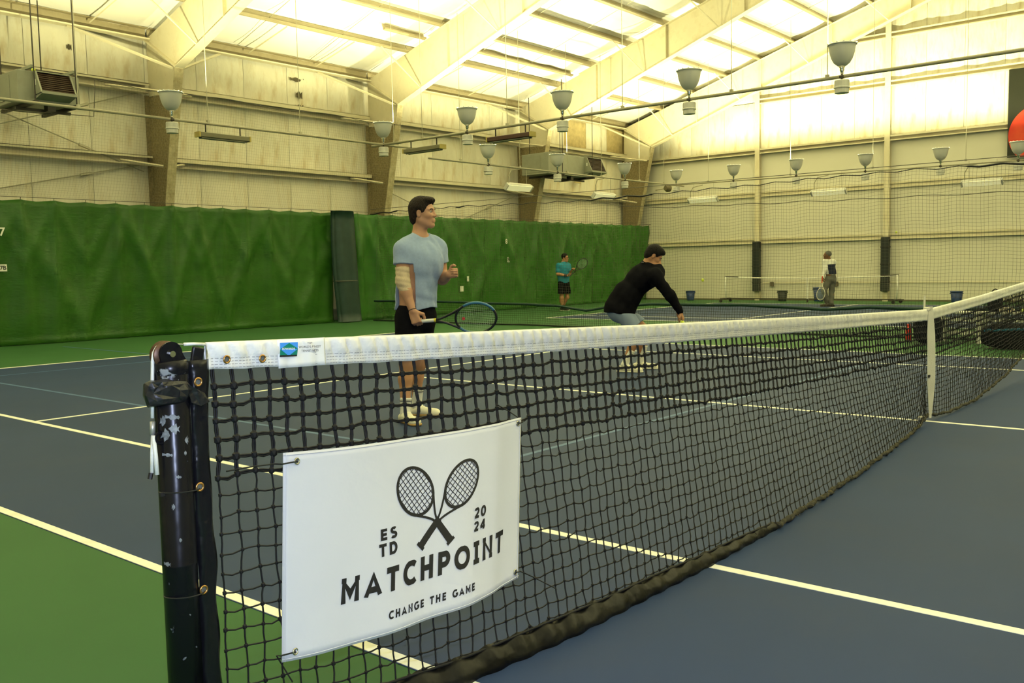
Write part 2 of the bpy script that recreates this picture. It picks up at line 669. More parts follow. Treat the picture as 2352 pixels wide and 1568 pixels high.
# ------------------------------------------------------------------ side wall blankets and girts
def wall_panel_mesh(seed, bulge, m, ns=7):
    r = np.random.default_rng(seed)
    ph = r.uniform(0, 6.28, 8)
    mb = MB()

    def fn(a, b):
        e = (1 - abs(2 * a - 1) ** 5) * (1 - abs(2 * b - 1) ** 6)
        w = math.sin(7 * a + 3 * b + ph[0]) * 0.35 + math.sin(13 * a - 5 * b + ph[1]) * 0.25 + math.sin(4 * a + 11 * b + ph[2]) * 0.25
        return (a, -bulge * e * (1 + w) - 0.002, b)
    mb.grid(fn, ns, ns + 2)
    me = bpy.data.meshes.new('insulation_panel')
    me.from_pydata(mb.v, [], mb.f)
    me.materials.append(m)
    me.polygons.foreach_set('use_smooth', [True] * len(me.polygons))
    return me


WPM = [wall_panel_mesh(i, 0.05, m_insul) for i in range(5)]
WPT = wall_panel_mesh(9, 0.03, m_insul_t)
FLP = wall_panel_mesh(11, 0.006, m_liner, 3)


def put_panel(parent, me, org, ex, ez, name='insulation_panel'):
    ex, ez = np.array(ex, float), np.array(ez, float)
    ey = np.cross(ez, ex)
    ey /= np.linalg.norm(ey)
    m4 = Matrix.Identity(4)
    for c, col in enumerate((ex, ey, ez)):
        for r_ in range(3):
            m4[r_][c] = col[r_]
    for r_ in range(3):
        m4[r_][3] = org[r_]
    o = bpy.data.objects.new(name, me)
    link(o, parent)
    o.matrix_local = m4
    return o


ZG = [3.78, 5.33, 6.42]
tiers = [(0.3, ZG[0] - .02), (ZG[0] + .02, ZG[1] - .02), (ZG[1] + .02, 6.62)]
k = 0
for (x0, x1) in BAYX[1:]:
    n = 5
    for i in range(n):
        a, b = x0 + (x1 - x0) * i / n, x0 + (x1 - x0) * (i + 1) / n
        for ti, (z0, z1) in enumerate(tiers):
            k += 1
            torn = (x0 > 21 and ti == 2 and i in (2, 4))
            put_panel(wall_left, WPT if torn else WPM[(k * 7 + ti) % 5], (a + .004, YW, z0), (b - a - .008, 0, 0), (0, 0, z1 - z0))
for (x0, x1) in BAYX[1:]:
    for z in ZG[:2]:
        mb = MB()
        a, b = x0 + 0.06, x1 - 0.06
        L = b - a
        cx = (a + b) / 2
        mb.box((cx, 17.04, z), (L, 0.012, 0.20))
        mb.box((cx, 16.95, z + 0.10), (L, 0.19, 0.012))
        if x0 < 5:
            mb.box((cx, 16.95, z - 0.10), (L, 0.19, 0.012))
            mb.box((cx, 16.86, z + 0.08), (L, 0.01, 0.05))
            mb.box((cx, 16.86, z - 0.09), (L, 0.01, 0.025))
        else:
            mb.box((cx, 16.99, z - 0.10), (L, 0.10, 0.012))
            mb.box((cx, 16.86, z + 0.055), (L, 0.01, 0.095))
        mb.build('girt', m_steel, wall_left)
    mb = MB()
    a, b = x0 + 0.02, x1 - 0.02
    L, cx = b - a, (a + b) / 2
    mb.box((cx, 17.0, 6.50), (L, 0.012, 0.26))
    mb.box((cx, 16.93, 6.62), (L, 0.15, 0.012))
    mb.build('eave_strut', m_purlin, wall_left)
    MB().box((cx, 16.90, 6.38), (L, 0.20, 0.03)).build('eave_strut_lip', m_steel, wall_left)
# cross bracing rods with turnbuckles in the nearest bay, faint ones farther on
for (p0, p1) in (((2.4, 17.02, 5.5), (8.2, 17.02, 3.55)), ((2.4, 17.02, 2.4), (8.2, 17.02, 3.7)), ((2.4, 17.0, 3.3), (8.2, 17.0, 5.25)),
                 ((15.0, 17.02, 3.6), (20.9, 17.02, 1.7)), ((15.0, 17.02, 1.7), (20.9, 17.02, 3.6))):
    mb = MB().bar(p0, p1, 0.013, 5)
    q = np.array(p0) + 0.78 * (np.array(p1) - np.array(p0))
    d = (np.array(p1) - np.array(p0)) / np.linalg.norm(np.array(p1) - np.array(p0))
    mb.bar(q - d * .12, q + d * .12, 0.03, 6)
    mb.build('brace_rod', m_rod, wall_left)
# foil tear beside the second frame, grey metal sheet showing through; bits of torn facing
mb = MB()
for i in range(6):
    a = 15.55 + i * 0.07
    mb.box((a, 17.06, 5.98 - i * .02), (0.05, 0.03, 0.75 - i * .05))
mb.build('exposed_sheet', mat('blue_grey_sheet', (0.22, 0.26, 0.30), 0.4, metal=0.3), wall_left)
mb = MB()
mb.grid(lambda a, b: (15.0 + 0.85 * a, 16.95 - 0.10 * math.sin(3 * a + 5 * b) * a, 5.35 + 0.55 * b * (1 - 0.7 * a) + 0.03 * math.sin(14 * a)), 14, 8)
mb.build('torn_foil', mat('crinkled_foil_facing', (0.62, 0.58, 0.42), 0.3, metal=0.5, var=0.2, vscale=20, bump=1.0, bscale=25), wall_left, smooth=True)
for (x, z, w, h) in ((6.75, 5.98, 0.10, 0.09), (12.45, 6.12, 0.42, 0.08), (12.5, 5.75, 0.2, 0.14), (12.5, 5.45, 0.24, 0.10)):
    mb = MB()
    mb.grid(lambda a, b: (x + w * (a - .5), 17.07 + 0.01 * math.sin(9 * a), z + h * (b - .5) * (1 + 0.4 * math.sin(11 * a + 3))), 8, 3)
    mb.build('facing_tear', mat('dark_tear', (0.10, 0.085, 0.05), 0.9, var=0.4, vscale=30), wall_left)

# ------------------------------------------------------------------ far gable wall
ECOL = [16.3, 11.85, 7.5, 3.15, -1.2, -5.55]
EZ = [0.0, 2.05, 3.66, 5.12, 6.80, 8.28, 9.9, 11.6]
WPE = [wall_panel_mesh(20 + i, 0.05, m_insul) for i in range(4)]
k = 0
for i in range(len(ECOL) - 1):
    yl, yr = (17.1 if i == 0 else ECOL[i]), ECOL[i + 1]
    for t in range(len(EZ) - 1):
        z0, z1 = EZ[t] + 0.01, EZ[t + 1] - 0.01
        if t < 3:
            put_panel(wall_far, FLP, (XE + (0.03 if t == 0 else 0), yl, z0), (0, yr - yl, 0), (0, 0, z1 - z0), 'liner_panel')
        else:
            n = 4
            for s in range(n):
                a, b = yl + (yr - yl) * s / n, yl + (yr - yl) * (s + 1) / n
                zt = min(z1, roof_z(max(abs(a), abs(b))) + 0.15)
                if zt - z0 < 0.15:
                    continue
                k += 1
                put_panel(wall_far, WPE[(k * 3) % 4], (XE, a - .004, z0), (0, b - a + .008, 0), (0, 0, zt - z0))
for i, y in enumerate(ECOL[1:]):
    top = rafter_low(y) + 0.1
    mb = MB()
    mb.box((XE - 0.17, y, top / 2), (0.012, 0.17, top))
    mb.box((XE - 0.09, y, top / 2), (0.16, 0.02, top))
    mb.box((XE - 0.01, y, top / 2), (0.012, 0.17, top))
    mb.build('wall_column', m_steel, wall_far)
for i in range(len(ECOL) - 1):
    yl, yr = ECOL[i] - 0.09, ECOL[i + 1] + 0.09
    if i == 0:
        yl = 17.05
    L, cy = yl - yr, (yl + yr) / 2
    for t, z in enumerate(EZ[1:6]):
        if z > roof_z(yl) + 0.1:
            continue
        mb = MB()
        mb.box((XE - 0.02, cy, z), (0.012, L, 0.16))
        d = 0.16 if t >= 2 else 0.06
        mb.box((XE - d / 2 - .01, cy, z + 0.08), (d, L, 0.012))
        mb.box((XE - d / 2 - .01, cy, z - 0.08), (d, L, 0.012))
        mb.box((XE - d, cy, z + 0.06), (0.01, L, 0.045))
        mb.box((XE - d, cy, z - 0.07), (0.01, L, 0.03))
        mb.build('girt', m_steel, wall_far)
mb = MB()
mb.bar((XE - .03, 11.7, 0.60), (XE - .03, -6, 0.60), 0.014, 5)
mb.build('wall_conduit', m_steel, wall_far)
MB().box((XE - 0.02, 6, 0.025), (0.04, 22, 0.05)).build('base_channel', mat('rusty_base', (0.13, 0.12, 0.06), 0.8, var=0.2), wall_far)
for y in (11.35, 9.12, 17.0 - 0.2):
    MB().box((XE - .05, y, 0.56), (0.06, 0.13, 0.16), bevel=.01).build('socket_box', mat('brown_socket', (0.12, 0.10, 0.06), 0.6), wall_far)
# ------------------------------------------------------------------ backdrop curtains
m_curt = mat('green_vinyl_curtain', (0.030, 0.112, 0.011), 0.42, var=0.10, vscale=2.0, bump=0.25, bscale=9, spec=0.35,
             stain=(0.036, 0.098, 0.017), stain_amt=0.5, stain_scale=1.5, stretch=(1, 1, 3))
m_curt2 = mat('lighter_green_vinyl_curtain', (0.036, 0.140, 0.016), 0.42, var=0.10, vscale=2.0, bump=0.25, bscale=9, spec=0.35,
              stain=(0.046, 0.120, 0.024), stain_amt=0.5, stain_scale=1.5, stretch=(1, 1, 3))
m_dgreen = mat('dark_blue_green_vinyl', (0.024, 0.052, 0.046), 0.45, var=0.15, bump=0.1, bscale=10, spec=0.4)
m_cable = mat('thin_dark_cable', (0.10, 0.09, 0.07), 0.6)
m_black = mat('black_rubber', (0.012, 0.012, 0.013), 0.5, var=0.2)
m_rope = mat('dark_green_rope', (0.008, 0.035, 0.028), 0.7, var=0.2, vscale=30)


CURT = []


def curtain(name, x0, x1, seed, m, label, ztop=2.76, amp=1.0):
    r = np.random.default_rng(seed)
    n = int((x1 - x0) / 0.055)
    nz = 30
    # fold centres at the hooks
    hooks = np.arange(x0 + 0.1, x1, 0.62)
    jig = r.uniform(-0.12, 0.12, len(hooks))
    depth_ = r.uniform(0.4, 1.0, len(hooks))
    ph = r.uniform(0, 6.28, 8)
    v, f = [], []
    big = r.uniform(0, 6.28, 6)

    def yfun(x, t):
            y = 16.26 + 0.13 * t
            spread = 0.05 + 0.16 * t
            s = 0.0
            for h, jg, d in zip(hooks, jig, depth_):
                u = (x - h - jg * t) / spread
                if abs(u) < 3:
                    s -= d * math.exp(-u * u) * (0.07 + 0.08 * t * (1 - 0.4 * t))
            y += amp * s + amp * 0.05 * math.sin(2.1 * x + ph[0] + 0.8 * math.sin(3 * t)) * (0.3 + t)
            # swags: V creases running down from the hooks and meeting between them
            w = ((x - x0 - 0.1) / 1.86 + 0.15 * math.sin(big[0] + x)) % 1.0 * 2 - 1
            y -= amp * 0.055 * math.exp(-((t - 0.80 * (1 - abs(w)) - 0.10) / 0.13) ** 2)
            w = ((x - x0 + 0.5) / 1.24) % 1.0 * 2 - 1
            y -= amp * 0.03 * math.exp(-((t - 0.42 * (1 - abs(w)) - 0.02) / 0.07) ** 2)
            y += amp * 0.018 * math.sin(9.5 * x + ph[1] + 2.5 * t) * t + 0.012 * math.sin(17 * t + 1.9 * x + ph[2]) * t
            return min(y, 16.55) - (0.04 if t > 0.97 else 0)

    for j in range(nz + 1):
        t = j / nz                      # 0 top, 1 floor
        for i in range(n + 1):
            x = x0 + (x1 - x0) * i / n
            y = yfun(x, t)
            sag = 0.03 * (1 - abs(((x - x0 - 0.1) / 0.62) % 1.0 * 2 - 1)) * (1 - t) ** 4
            z = (ztop - sag) * (1 - t) + 0.012
            v.append((x, y, z))
    for j in range(nz):
        for i in range(n):
            a = j * (n + 1) + i
            f.append((a, a + n + 1, a + n + 2, a + 1))
    CURT.append((x0, x1, ztop, yfun))
    root = empty(name, ((x0 + x1) / 2, 16.38, 0))
    tag(root, label, 'curtain', 'green backdrop curtains')
    cl = mesh_obj('cloth', v, f, m, root, smooth=True)
    sol = cl.modifiers.new('thickness', 'SOLIDIFY')
    sol.thickness = 0.004
    mb = MB()
    mb.tube([(x0 + (x1 - x0) * i / 40, 16.2, ztop + 0.055) for i in range(41)], 0.006, 5)
    mb.build('hanging_cable', m_cable, root)
    mb = MB()
    for h in hooks:
        mb.bar((h, 16.2, ztop + 0.055), (h, 16.22, ztop - 0.01), 0.006, 4)
    hk = mb.build('hook', m_cable, root)
    tag(hk, kind='stuff')
    return root


XC1 = float(at(765, 610, 1, 16.3)[0])
XC2 = float(at(812, 610, 1, 16.3)[0])
XC3 = float(at(1490, 610, 1, 16.3)[0])
curtain('backdrop_curtain', -6.0, XC1, 3, m_curt, 'dark green hanging backdrop curtain at the left, behind the near court')
c2 = curtain('backdrop_curtain', XC2, XC3, 5, m_curt2, 'lighter green wrinkled backdrop curtain behind the man in teal', amp=1.25)

# small white court signs on the curtains
m_sign = mat('white_sign_card', (0.78, 0.78, 0.72), 0.6)
m_ink = mat('black_ink', (0.012, 0.012, 0.014), 0.5)


def wall_sign(u, v, w, h, txt, label, plate=True, pale=False):
    p = at(u, v, 1, 16.15)
    for (a, b, zt_, yf) in CURT:
        if a <= p[0] <= b:
            hw = w * depth(p) / FPX / 2
            y = min(yf(p[0] + q * hw, min(1, max(0, 1 - (p[2] + r_ * hw) / zt_))) for q in (-1, 0, 1) for r_ in (-1, 0, 1))
            p = at(u, v, 1, y - 0.03)
    root = empty('court_sign', p)
    tag(root, label, 'sign')
    d = depth(p) / FPX
    w, h = w * d, h * d
    if plate:
        MB().box((0, 0, 0), (w, 0.006, h)).build('card', m_sign, root, local=True)
    if txt:
        tv, tf = text_mesh(txt, 1.0, 0.02)
        lo, hi = tv.min(0), tv.max(0)
        c = (lo + hi) / 2
        s = min(h * (0.75 if plate else 1.0) / (hi[1] - lo[1]), w * (0.8 if plate else 1.0) / (hi[0] - lo[0]))
        vv = np.stack([(tv[:, 0] - c[0]) * s, np.full(len(tv), -0.006), (tv[:, 1] - c[1]) * s], 1)
        mesh_obj('numeral', vv, tf, m_ink if plate else m_sign, root, local=True)
    return root


wall_sign(5, 532, 13, 20, '7', 'white number seven on the dark green curtain at the left edge', plate=False)
wall_sign(7, 615, 17, 16, '7B', 'small white card lettered 7B on the dark green curtain')
wall_sign(1163, 554, 7, 13, '8', 'white number eight high on the lighter green curtain', plate=False)
wall_sign(1168, 596, 7, 12, '8', 'small white card under the number eight on the lighter curtain')
wall_sign(1061, 663, 11, 12, '', 'faded square card low on the lighter green curtain')
wall_sign(1075, 640, 6, 12, '', 'tiny faded tag on the lighter green curtain beside the player')
wall_sign(1485, 668, 6, 6, '', 'tiny grey tag by the far end of the lighter green curtain')

# dark gathered end of the divider between the courts
mb = MB()
xa, xb = float(at(763, 610, 1, 16.05)[0]), float(at(812, 610, 1, 16.05)[0])
N = 26
sec = []
for i in range(N):
    a = 2 * math.pi * i / N
    rr = 1 + 0.10 * math.sin(5 * a) + 0.06 * math.sin(9 * a + 1)
    sec.append((0.5 * math.cos(a) * rr, 0.5 * math.sin(a) * rr))
v, f = [], []
for j in range(13):
    t = j / 12
    z = 2.80 * (1 - t) + 0.02 * t
    w = (xb - xa) * (0.95 + 0.08 * math.sin(4 * t) + 0.12 * t * t)
    for (a, b) in sec:
        v.append(((xa + xb) / 2 + a * w + 0.14 * t * t, 15.98 + b * 0.26, z))
for j in range(12):
    for i in range(N):
        k = (i + 1) % N
        f.append((j * N + i, j * N + k, (j + 1) * N + k, (j + 1) * N + i))
f.append(tuple(range(N)))
f.append(tuple(12 * N + N - 1 - i for i in range(N)))
root = empty('divider_curtain_bundle', ((xa + xb) / 2, 15.98, 0))
tag(root, 'dark blue-green gathered curtain bundle between the two green backdrop curtains', 'curtain')
mesh_obj('cloth', v, f, m_dgreen, root, smooth=True)
MB().torus(((xa + xb) / 2, 15.98, 1.05), (0, 0, 1), 0.30, 0.012, 18, 5).build('tie_cord', m_cable, root)


# ------------------------------------------------------------------ divider net between the courts
XD = 13.7


def sway(y, z):
    return 0.05 * np.sin(1.3 * y + 0.5 * z) + 0.03 * np.sin(3.1 * y - 1.1 * z) + 0.015 * np.sin(7 * y + 2 * z)


def scallop(y):
    return 2.74 - 0.035 * (1 - np.abs(((y / 0.62) % 1.0) * 2 - 1)) + 0.04 * np.sin(0.55 * y)


def low_rope(y):
    ys = [16.5, 13.6, 10.9, 9.8, 9.1, 8.55, 7.5, 6.34, 5.6, 4.76, 3.96, 3.2, 2.6, 1, -4]
    zs = [.51, .52, .48, .45, .36, .45, .52, .51, .52, .49, .46, .51, .49, .5, .48]
    return np.interp(y, ys[::-1], zs[::-1])


net_root = empty('divider_net', (XD, 8, 0))
tag(net_root, 'fine dark divider net with thick green ropes hanging between the two courts', 'net')
m_cord = mat('thin_dark_netting', (0.10, 0.095, 0.07), 0.8)
m_cord2 = mat('dark_green_netting', (0.022, 0.035, 0.022), 0.8)
ys = np.arange(15.75, -3.5, -0.056)
Nz = 24
tz = np.linspace(0, 1, Nz)
Y = ys[:, None] + 0.012 * np.sin(9 * tz)[None] + 0.006 * np.sin(40 * ys)[:, None]
Z = scallop(ys)[:, None] * (1 - tz)[None] + 0.02
P = np.stack([XD + sway(Y, Z), Y, Z], -1)
v1, f1 = cords(P, 0.0017, (1, 0, 0), (0, 1, 0), 3)
rows = np.arange(0.02, 1.0, 0.056 / 2.72)
Yr = np.repeat(ys[None, ::2], len(rows), 0)
Zr = scallop(Yr) * (1 - rows)[:, None] + 0.02 + 0.006 * np.sin(5 * Yr)
P = np.stack([XD + sway(Yr, Zr), Yr, Zr], -1)
v2, f2 = cords(P, 0.0017, (1, 0, 0), (0, 0, 1), 3)
o = mesh_obj('netting', np.vstack([v1, v2]), np.vstack([f1, f2 + len(v1)]), m_cord, net_root)
tag(o, 'fine square mesh of the divider net', kind='stuff')
# second, coarser dark layer gathered below the thick rope
ys2 = np.arange(15.75, -3.5, -0.05)
tz = np.linspace(0, 1, 7)
Z = low_rope(ys2)[:, None] * (1 - tz)[None] + 0.012
Y = np.repeat(ys2[:, None], 7, 1) + 0.02 * np.sin(6 * Z)
P = np.stack([XD - 0.03 + sway(Y, Z) - 0.05 * tz[None], Y, Z], -1)
v1, f1 = cords(P, 0.0026, (1, 0, 0), (0, 1, 0), 3)
rows = np.linspace(0.08, 0.97, 10)
Yr = np.repeat(ys2[None, ::2], len(rows), 0)
Zr = low_rope(Yr) * (1 - rows)[:, None] + 0.012
P = np.stack([XD - 0.03 + sway(Yr, Zr) - 0.05 * rows[:, None], Yr, Zr], -1)
v2, f2 = cords(P, 0.0026, (1, 0, 0), (0, 0, 1), 3)
o = mesh_obj('skirt_netting', np.vstack([v1, v2]), np.vstack([f1, f2 + len(v1)]), m_cord2, net_root)
tag(o, 'darker green mesh below the thick rope', kind='stuff')
yy = np.linspace(15.8, -3.5, 160)
MB().tube(np.stack([XD + sway(yy, low_rope(yy)) - .03, yy, low_rope(yy)], 1), 0.026, 8).build('thick_rope', m_rope, net_root, smooth=True)
MB().tube(np.stack([XD - 0.09 + sway(yy, 0 * yy), yy, 0 * yy + 0.022], 1), 0.018, 6).build('bottom_rope', m_cord2, net_root, smooth=True)
yy = np.linspace(15.9, -3.5, 400)
rr = 0.008 + 0.010 * (np.sin(1.7 * yy) > 0.2) * (np.sin(0.9 * yy + 1) > -0.3)
mb = MB()
mb.tube(np.stack([XD + sway(yy, scallop(yy)), yy, scallop(yy)], 1), rr, 5)
mb.build('top_rope', m_black, net_root)
MB().tube(np.stack([0 * yy[::20] + XD + 0.02, yy[::20], 0 * yy[::20] + 2.86], 1), 0.006, 4).build('support_cable', m_cable, net_root)
y3 = np.linspace(9.0, -3.5, 160)
z3 = np.interp(y3, [-3.5, 0.9, 3.2, 7.5, 9], [2.30, 2.32, 2.34, 2.43, 2.62]) + 0.012 * np.sin(6 * y3)
MB().tube(np.stack([XD + 0.03 + sway(y3, z3), y3, z3], 1), 0.006, 4).build('middle_cord', m_cable, net_root)

# ball-stop net above the side curtain
bn = empty('ball_stop_net', (8, 16.12, 2.8))
tag(bn, 'very fine ball-stop net stretched above the dark green curtain', 'net')
xs = np.arange(2.5, 14.6, 0.06)
tz = np.linspace(0, 1, 14)
ztop_f = lambda x: np.where(x < 6.45, 4.32, 5.02) + 0.03 * np.sin(2.2 * x)
ztop = ztop_f(xs)
Zv = 2.83 + (ztop[:, None] - 2.83) * tz[None]
Xv = np.repeat(xs[:, None], 14, 1) + 0.015 * np.sin(8 * tz)[None]
P = np.stack([Xv, 16.02 - 0.30 * (tz[None] - tz[None] ** 2) - 0.55 * tz[None] + 0 * Xv, Zv], -1)
v1, f1 = cords(P, 0.0010, (1, 0, 0), (0, 1, 0), 3)
rows = np.linspace(0, 1, 38)
Xr = np.repeat(xs[None, ::3], 38, 0)
Zr = 2.83 + (ztop_f(Xr) - 2.83) * rows[:, None]
P = np.stack([Xr, 16.02 - 0.30 * (rows - rows ** 2)[:, None] - 0.55 * rows[:, None] + 0 * Xr, Zr], -1)
v2, f2 = cords(P, 0.0010, (0, 1, 0), (0, 0, 1), 3)
o = mesh_obj('netting', np.vstack([v1, v2]), np.vstack([f1, f2 + len(v1)]), mat('tan_netting', (0.22, 0.20, 0.13), 0.8), bn)
tag(o, kind='stuff')
MB().tube(np.stack([xs, 0 * xs + 15.47, ztop], 1), 0.007, 4).build('top_cord', m_cable, bn)

# ------------------------------------------------------------------ uplights and conduits
m_enam = mat('grey_white_enamel_bowl', (0.50, 0.51, 0.48), 0.35, var=0.03, spec=0.5)
m_inner = mat('white_reflector', (0.85, 0.85, 0.83), 0.4)
m_chrome = mat('bright_socket_metal', (0.8, 0.78, 0.7), 0.12, metal=1.0)
m_ball = mat('grey_ballast_housing', (0.52, 0.52, 0.47), 0.45, var=0.05)
m_bulb = mat('lit_bulb', (1, 1, 1), 0.5, emit=(1.0, 0.93, 0.72, 30.0))
m_pipe = mat('grey_tan_conduit', (0.33, 0.31, 0.22), 0.5, var=0.06)
m_rubber_d = mat('dark_fixture', (0.035, 0.03, 0.022), 0.5)


def make_uplight():
    """rim centre at z = 0, pipe clamp at z = -0.48"""
    root = empty('uplight', (0, 0, 0))
    prof = [(0.212, 0.0), (0.205, -0.006), (0.196, -0.05), (0.182, -0.13), (0.156, -0.21), (0.118, -0.275), (0.07, -0.315), (0.045, -0.325)]
    MB().lathe(prof, n=24).build('bowl', m_enam, root, smooth=True, local=True)
    inner = [(a - 0.006, b + 0.002) for a, b in prof]
    MB().lathe(inner[::-1], n=24).build('reflector', m_inner, root, smooth=True, local=True)
    mb = MB()
    mb.torus((0, 0, 0.0), (0, 0, 1), 0.212, 0.010, 24, 6)
    for k in range(14):
        a = 2 * math.pi * k / 14
        mb.box((0.214 * math.cos(a), 0.214 * math.sin(a), 0.014), (0.02, 0.02, 0.012))
    mb.build('rim', m_inner, root, local=True)
    MB().lathe([(0.044, -0.31), (0.05, -0.33), (0.032, -0.36), (0.036, -0.385), (0.022, -0.41), (0.022, -0.44)], n=12).build('socket', m_chrome, root, smooth=True, local=True)
    mb = MB()
    mb.bar((0, 0, -0.43), (0, 0, -0.54), 0.018, 8)
    mb.box((0, 0, -0.485), (0.07, 0.07, 0.045), bevel=0.008)
    mb.build('clamp', m_rubber_d, root, local=True)
    mb = MB()
    mb.lathe([(0.02, -0.525), (0.105, -0.535), (0.112, -0.55), (0.112, -0.63), (0.118, -0.64), (0.118, -0.655), (0.105, -0.66), (0.105, -0.73), (0.0, -0.735)], n=16)
    mb.build('ballast_housing', m_ball, root, local=True)
    MB().lathe([(0.0, -0.06), (0.035, -0.08), (0.05, -0.13), (0.04, -0.20), (0.02, -0.27), (0.02, -0.32)], n=12).build('bulb', m_bulb, root, smooth=True, local=True)
    return root


UPL = make_uplight()
UPN = [0]


def place_uplight(p, label, group='bowl uplights hung on the conduits', power=1.0):
    global UPL
    o = UPL if UPN[0] == 0 else copy_tree(UPL)
    UPN[0] += 1
    for ch in list(o.children):
        if ch.type == 'LIGHT':
            bpy.data.objects.remove(ch)
    o.location = Vector([float(c) for c in p])
    tag(o, label, 'light fixture', group)
    d = bpy.data.lights.new('uplight_lamp', 'SPOT')
    d.energy = LAMP_W * power
    d.color = LAMP_COL
    d.spot_size = math.radians(152)
    d.spot_blend = 0.35
    d.shadow_soft_size = 0.05
    lo = bpy.data.objects.new('uplight_lamp', d)
    link(lo, o)
    lo.location = (0, 0, -0.04)
    lo.rotation_euler = (math.pi, 0, 0)
    UPLIST.append(lo)
    return o


UPLIST = []
ord_ = ['first', 'second', 'third', 'fourth', 'fifth', 'sixth']
XR1, YR1, ZR1 = 12.06, 13.5, 4.6
row1 = [(1944, 107), (1584, 163), (1289, 212), (1067, 249), (880, 283)]
for k, (u, v) in enumerate(row1):
    p = at(u, v, 2, ZR1)
    p[0] = XR1
    l = ['large grey bowl uplight nearest the camera at upper right, in front of the gable wall',
         'grey bowl uplight second nearest on the slanting conduit, before the third steel frame',
         'grey bowl uplight on the slanting conduit, just right of the dark brown strip light',
         'grey bowl uplight on the slanting conduit, between the two dark strip lights',
         'grey bowl uplight where the two conduits meet, in front of the second column'][k]
    place_uplight(p, l)
p = at(390, 213, 2, ZR1)
p[1] = YR1
place_uplight(p, 'grey bowl uplight in front of the nearest brown column, farthest left in the picture')
ZR2 = 4.4
XR2 = 25.3
FAR = []
for k, (u, v) in enumerate([(1128, 333), (1292, 354), (1428, 377)]):
    p = at(u, v, 2, ZR2)
    p[1] = 13.42
    place_uplight(p, ['small bowl uplight over the far court left of the third column', 'small bowl uplight in front of the far grey heating unit',
                      'small bowl uplight in front of the farthest brown column'][k])
for k, (u, v) in enumerate([(1553, 392), (1685, 380), (1829, 367), (1988, 355), (2161, 341), (2340, 326)]):
    p = at(u, v, 0, XR2)
    FAR.append(p)
    place_uplight(p, 'small bowl uplight along the far gable wall, %s from the left of that row' % ord_[k])
beh = 'bowl uplight over the courts outside the picture'
for y in (0.4, -4.9, -10.3):
    place_uplight((XR1, y, ZR1), beh, 'bowl uplights outside the picture', 3.8)
for y in (-1.5,):
    place_uplight((XR2, y, ZR2), beh, 'bowl uplights outside the picture')
for y in (9.0, -1.5, -8.5):
    place_uplight((-2.4, y, ZR1), beh, 'bowl uplights outside the picture', 2.5)
place_uplight((1.7, 13.5, ZR1), beh, 'bowl uplights outside the picture', 2.0)

ZP1, ZP2 = ZR1 - 0.48, ZR2 - 0.48


def pipe(a, b, r, label, rods):
    root = empty('conduit_pipe', [(a[i] + b[i]) / 2 for i in range(3)])
    tag(root, label, 'conduit')
    MB().bar(a, b, r, 10).build('pipe', m_pipe, root, smooth=True)
    for (x, y) in rods:
        z = a[2]
        mb = MB()
        mb.bar((x, y, z), (x, y, rafter_top(y) - 0.02), 0.007, 5)
        mb.box((x, y, z + 0.03), (0.05, 0.05, 0.06))
        mb.build('hanger_rod', m_rod, root)
    return root


def xonrow(u, v, y, z):
    return float(at(u, v, 1, y)[0])


pipe((XR1, 13.9, ZP1), (XR1, -14, ZP1), 0.028, 'slanting conduit with large bowl uplights rising to the upper right',
     [(XR1, float(at(u, v, 0, XR1)[1])) for u, v in ((1165, 285), (1430, 247), (1900, 182), (970, 315), (1680, 215))])
pipe((-8, YR1, ZP1), (13.2, YR1, ZP1), 0.026, 'conduit running along the left side below the nearest steel frames',
     [(xonrow(u, v, YR1, 0), YR1) for u, v in ((478, 283), (690, 310), (905, 338), (180, 245))])
pipe((13.4, 13.42, ZP2), (XR2 + .2, 13.42, ZP2), 0.024, 'thin conduit carrying the small bowl uplights over the far court',
     [(x, 13.42) for x in (14.5, 16.8, 18.9, 20.6, 22.7, 24.2)])
fz = np.polyfit([q[1] for q in FAR], [q[2] - 0.485 for q in FAR], 1)
pipe((XR2, 13.6, float(np.polyval(fz, 13.6))), (XR2, 0.6, float(np.polyval(fz, 0.6))), 0.020, 'thin conduit along the far gable wall',
     [(XR2, y) for y in (12.4, 9.6, 7.1, 4.6)])


# dark strip lights hung below the conduits
def strip_light(a, b, m, label, drop=0.16, w=0.16, h=0.09):
    a, b = np.array(a, float), np.array(b, float)
    c = (a + b) / 2
    root = empty('strip_light', c)
    tag(root, label, 'light fixture', 'dark strip lights under the conduits')
    ex = (b - a) / np.linalg.norm(b - a)
    R3 = frame_from(ex, np.cross((0, 0, 1.0), ex))
    L = np.linalg.norm(b - a)
    MB().box(c, (L, w, h), R3, bevel=0.012).build('housing', m, root)
    mb = MB()
    for s in (-1, 1):
        mb.box(c + R3 @ np.array([s * (L / 2 + 0.012), 0, 0]), (0.03, w * 1.05, h * 1.05), R3)
    for s, nm in ((-1, 0), (1, 1)):
        MB().box(c + R3 @ np.array([s * (L / 2 + 0.012), 0, 0]), (0.035, w * 1.06, h * 1.08), R3).build('end_cap', mat('yellow_end_cap', (0.42, 0.34, 0.10), 0.5), root)
    for s in (-0.35, 0.35):
        q = c + R3 @ np.array([s * L, 0, h / 2])
        MB().bar(q, q + np.array([0, 0, drop]), 0.014, 5).build('hanger', m_rubber_d, root)
    for s in (-0.25, 0.25):
        q = R3 @ np.array([0, s * w, -h / 2 - 0.012])
        MB().bar(c + q - ex * L * .46, c + q + ex * L * .46, 0.016, 8).build('tube', mat('unlit_tube', (0.25, 0.24, 0.18), 0.2), root)
    return root


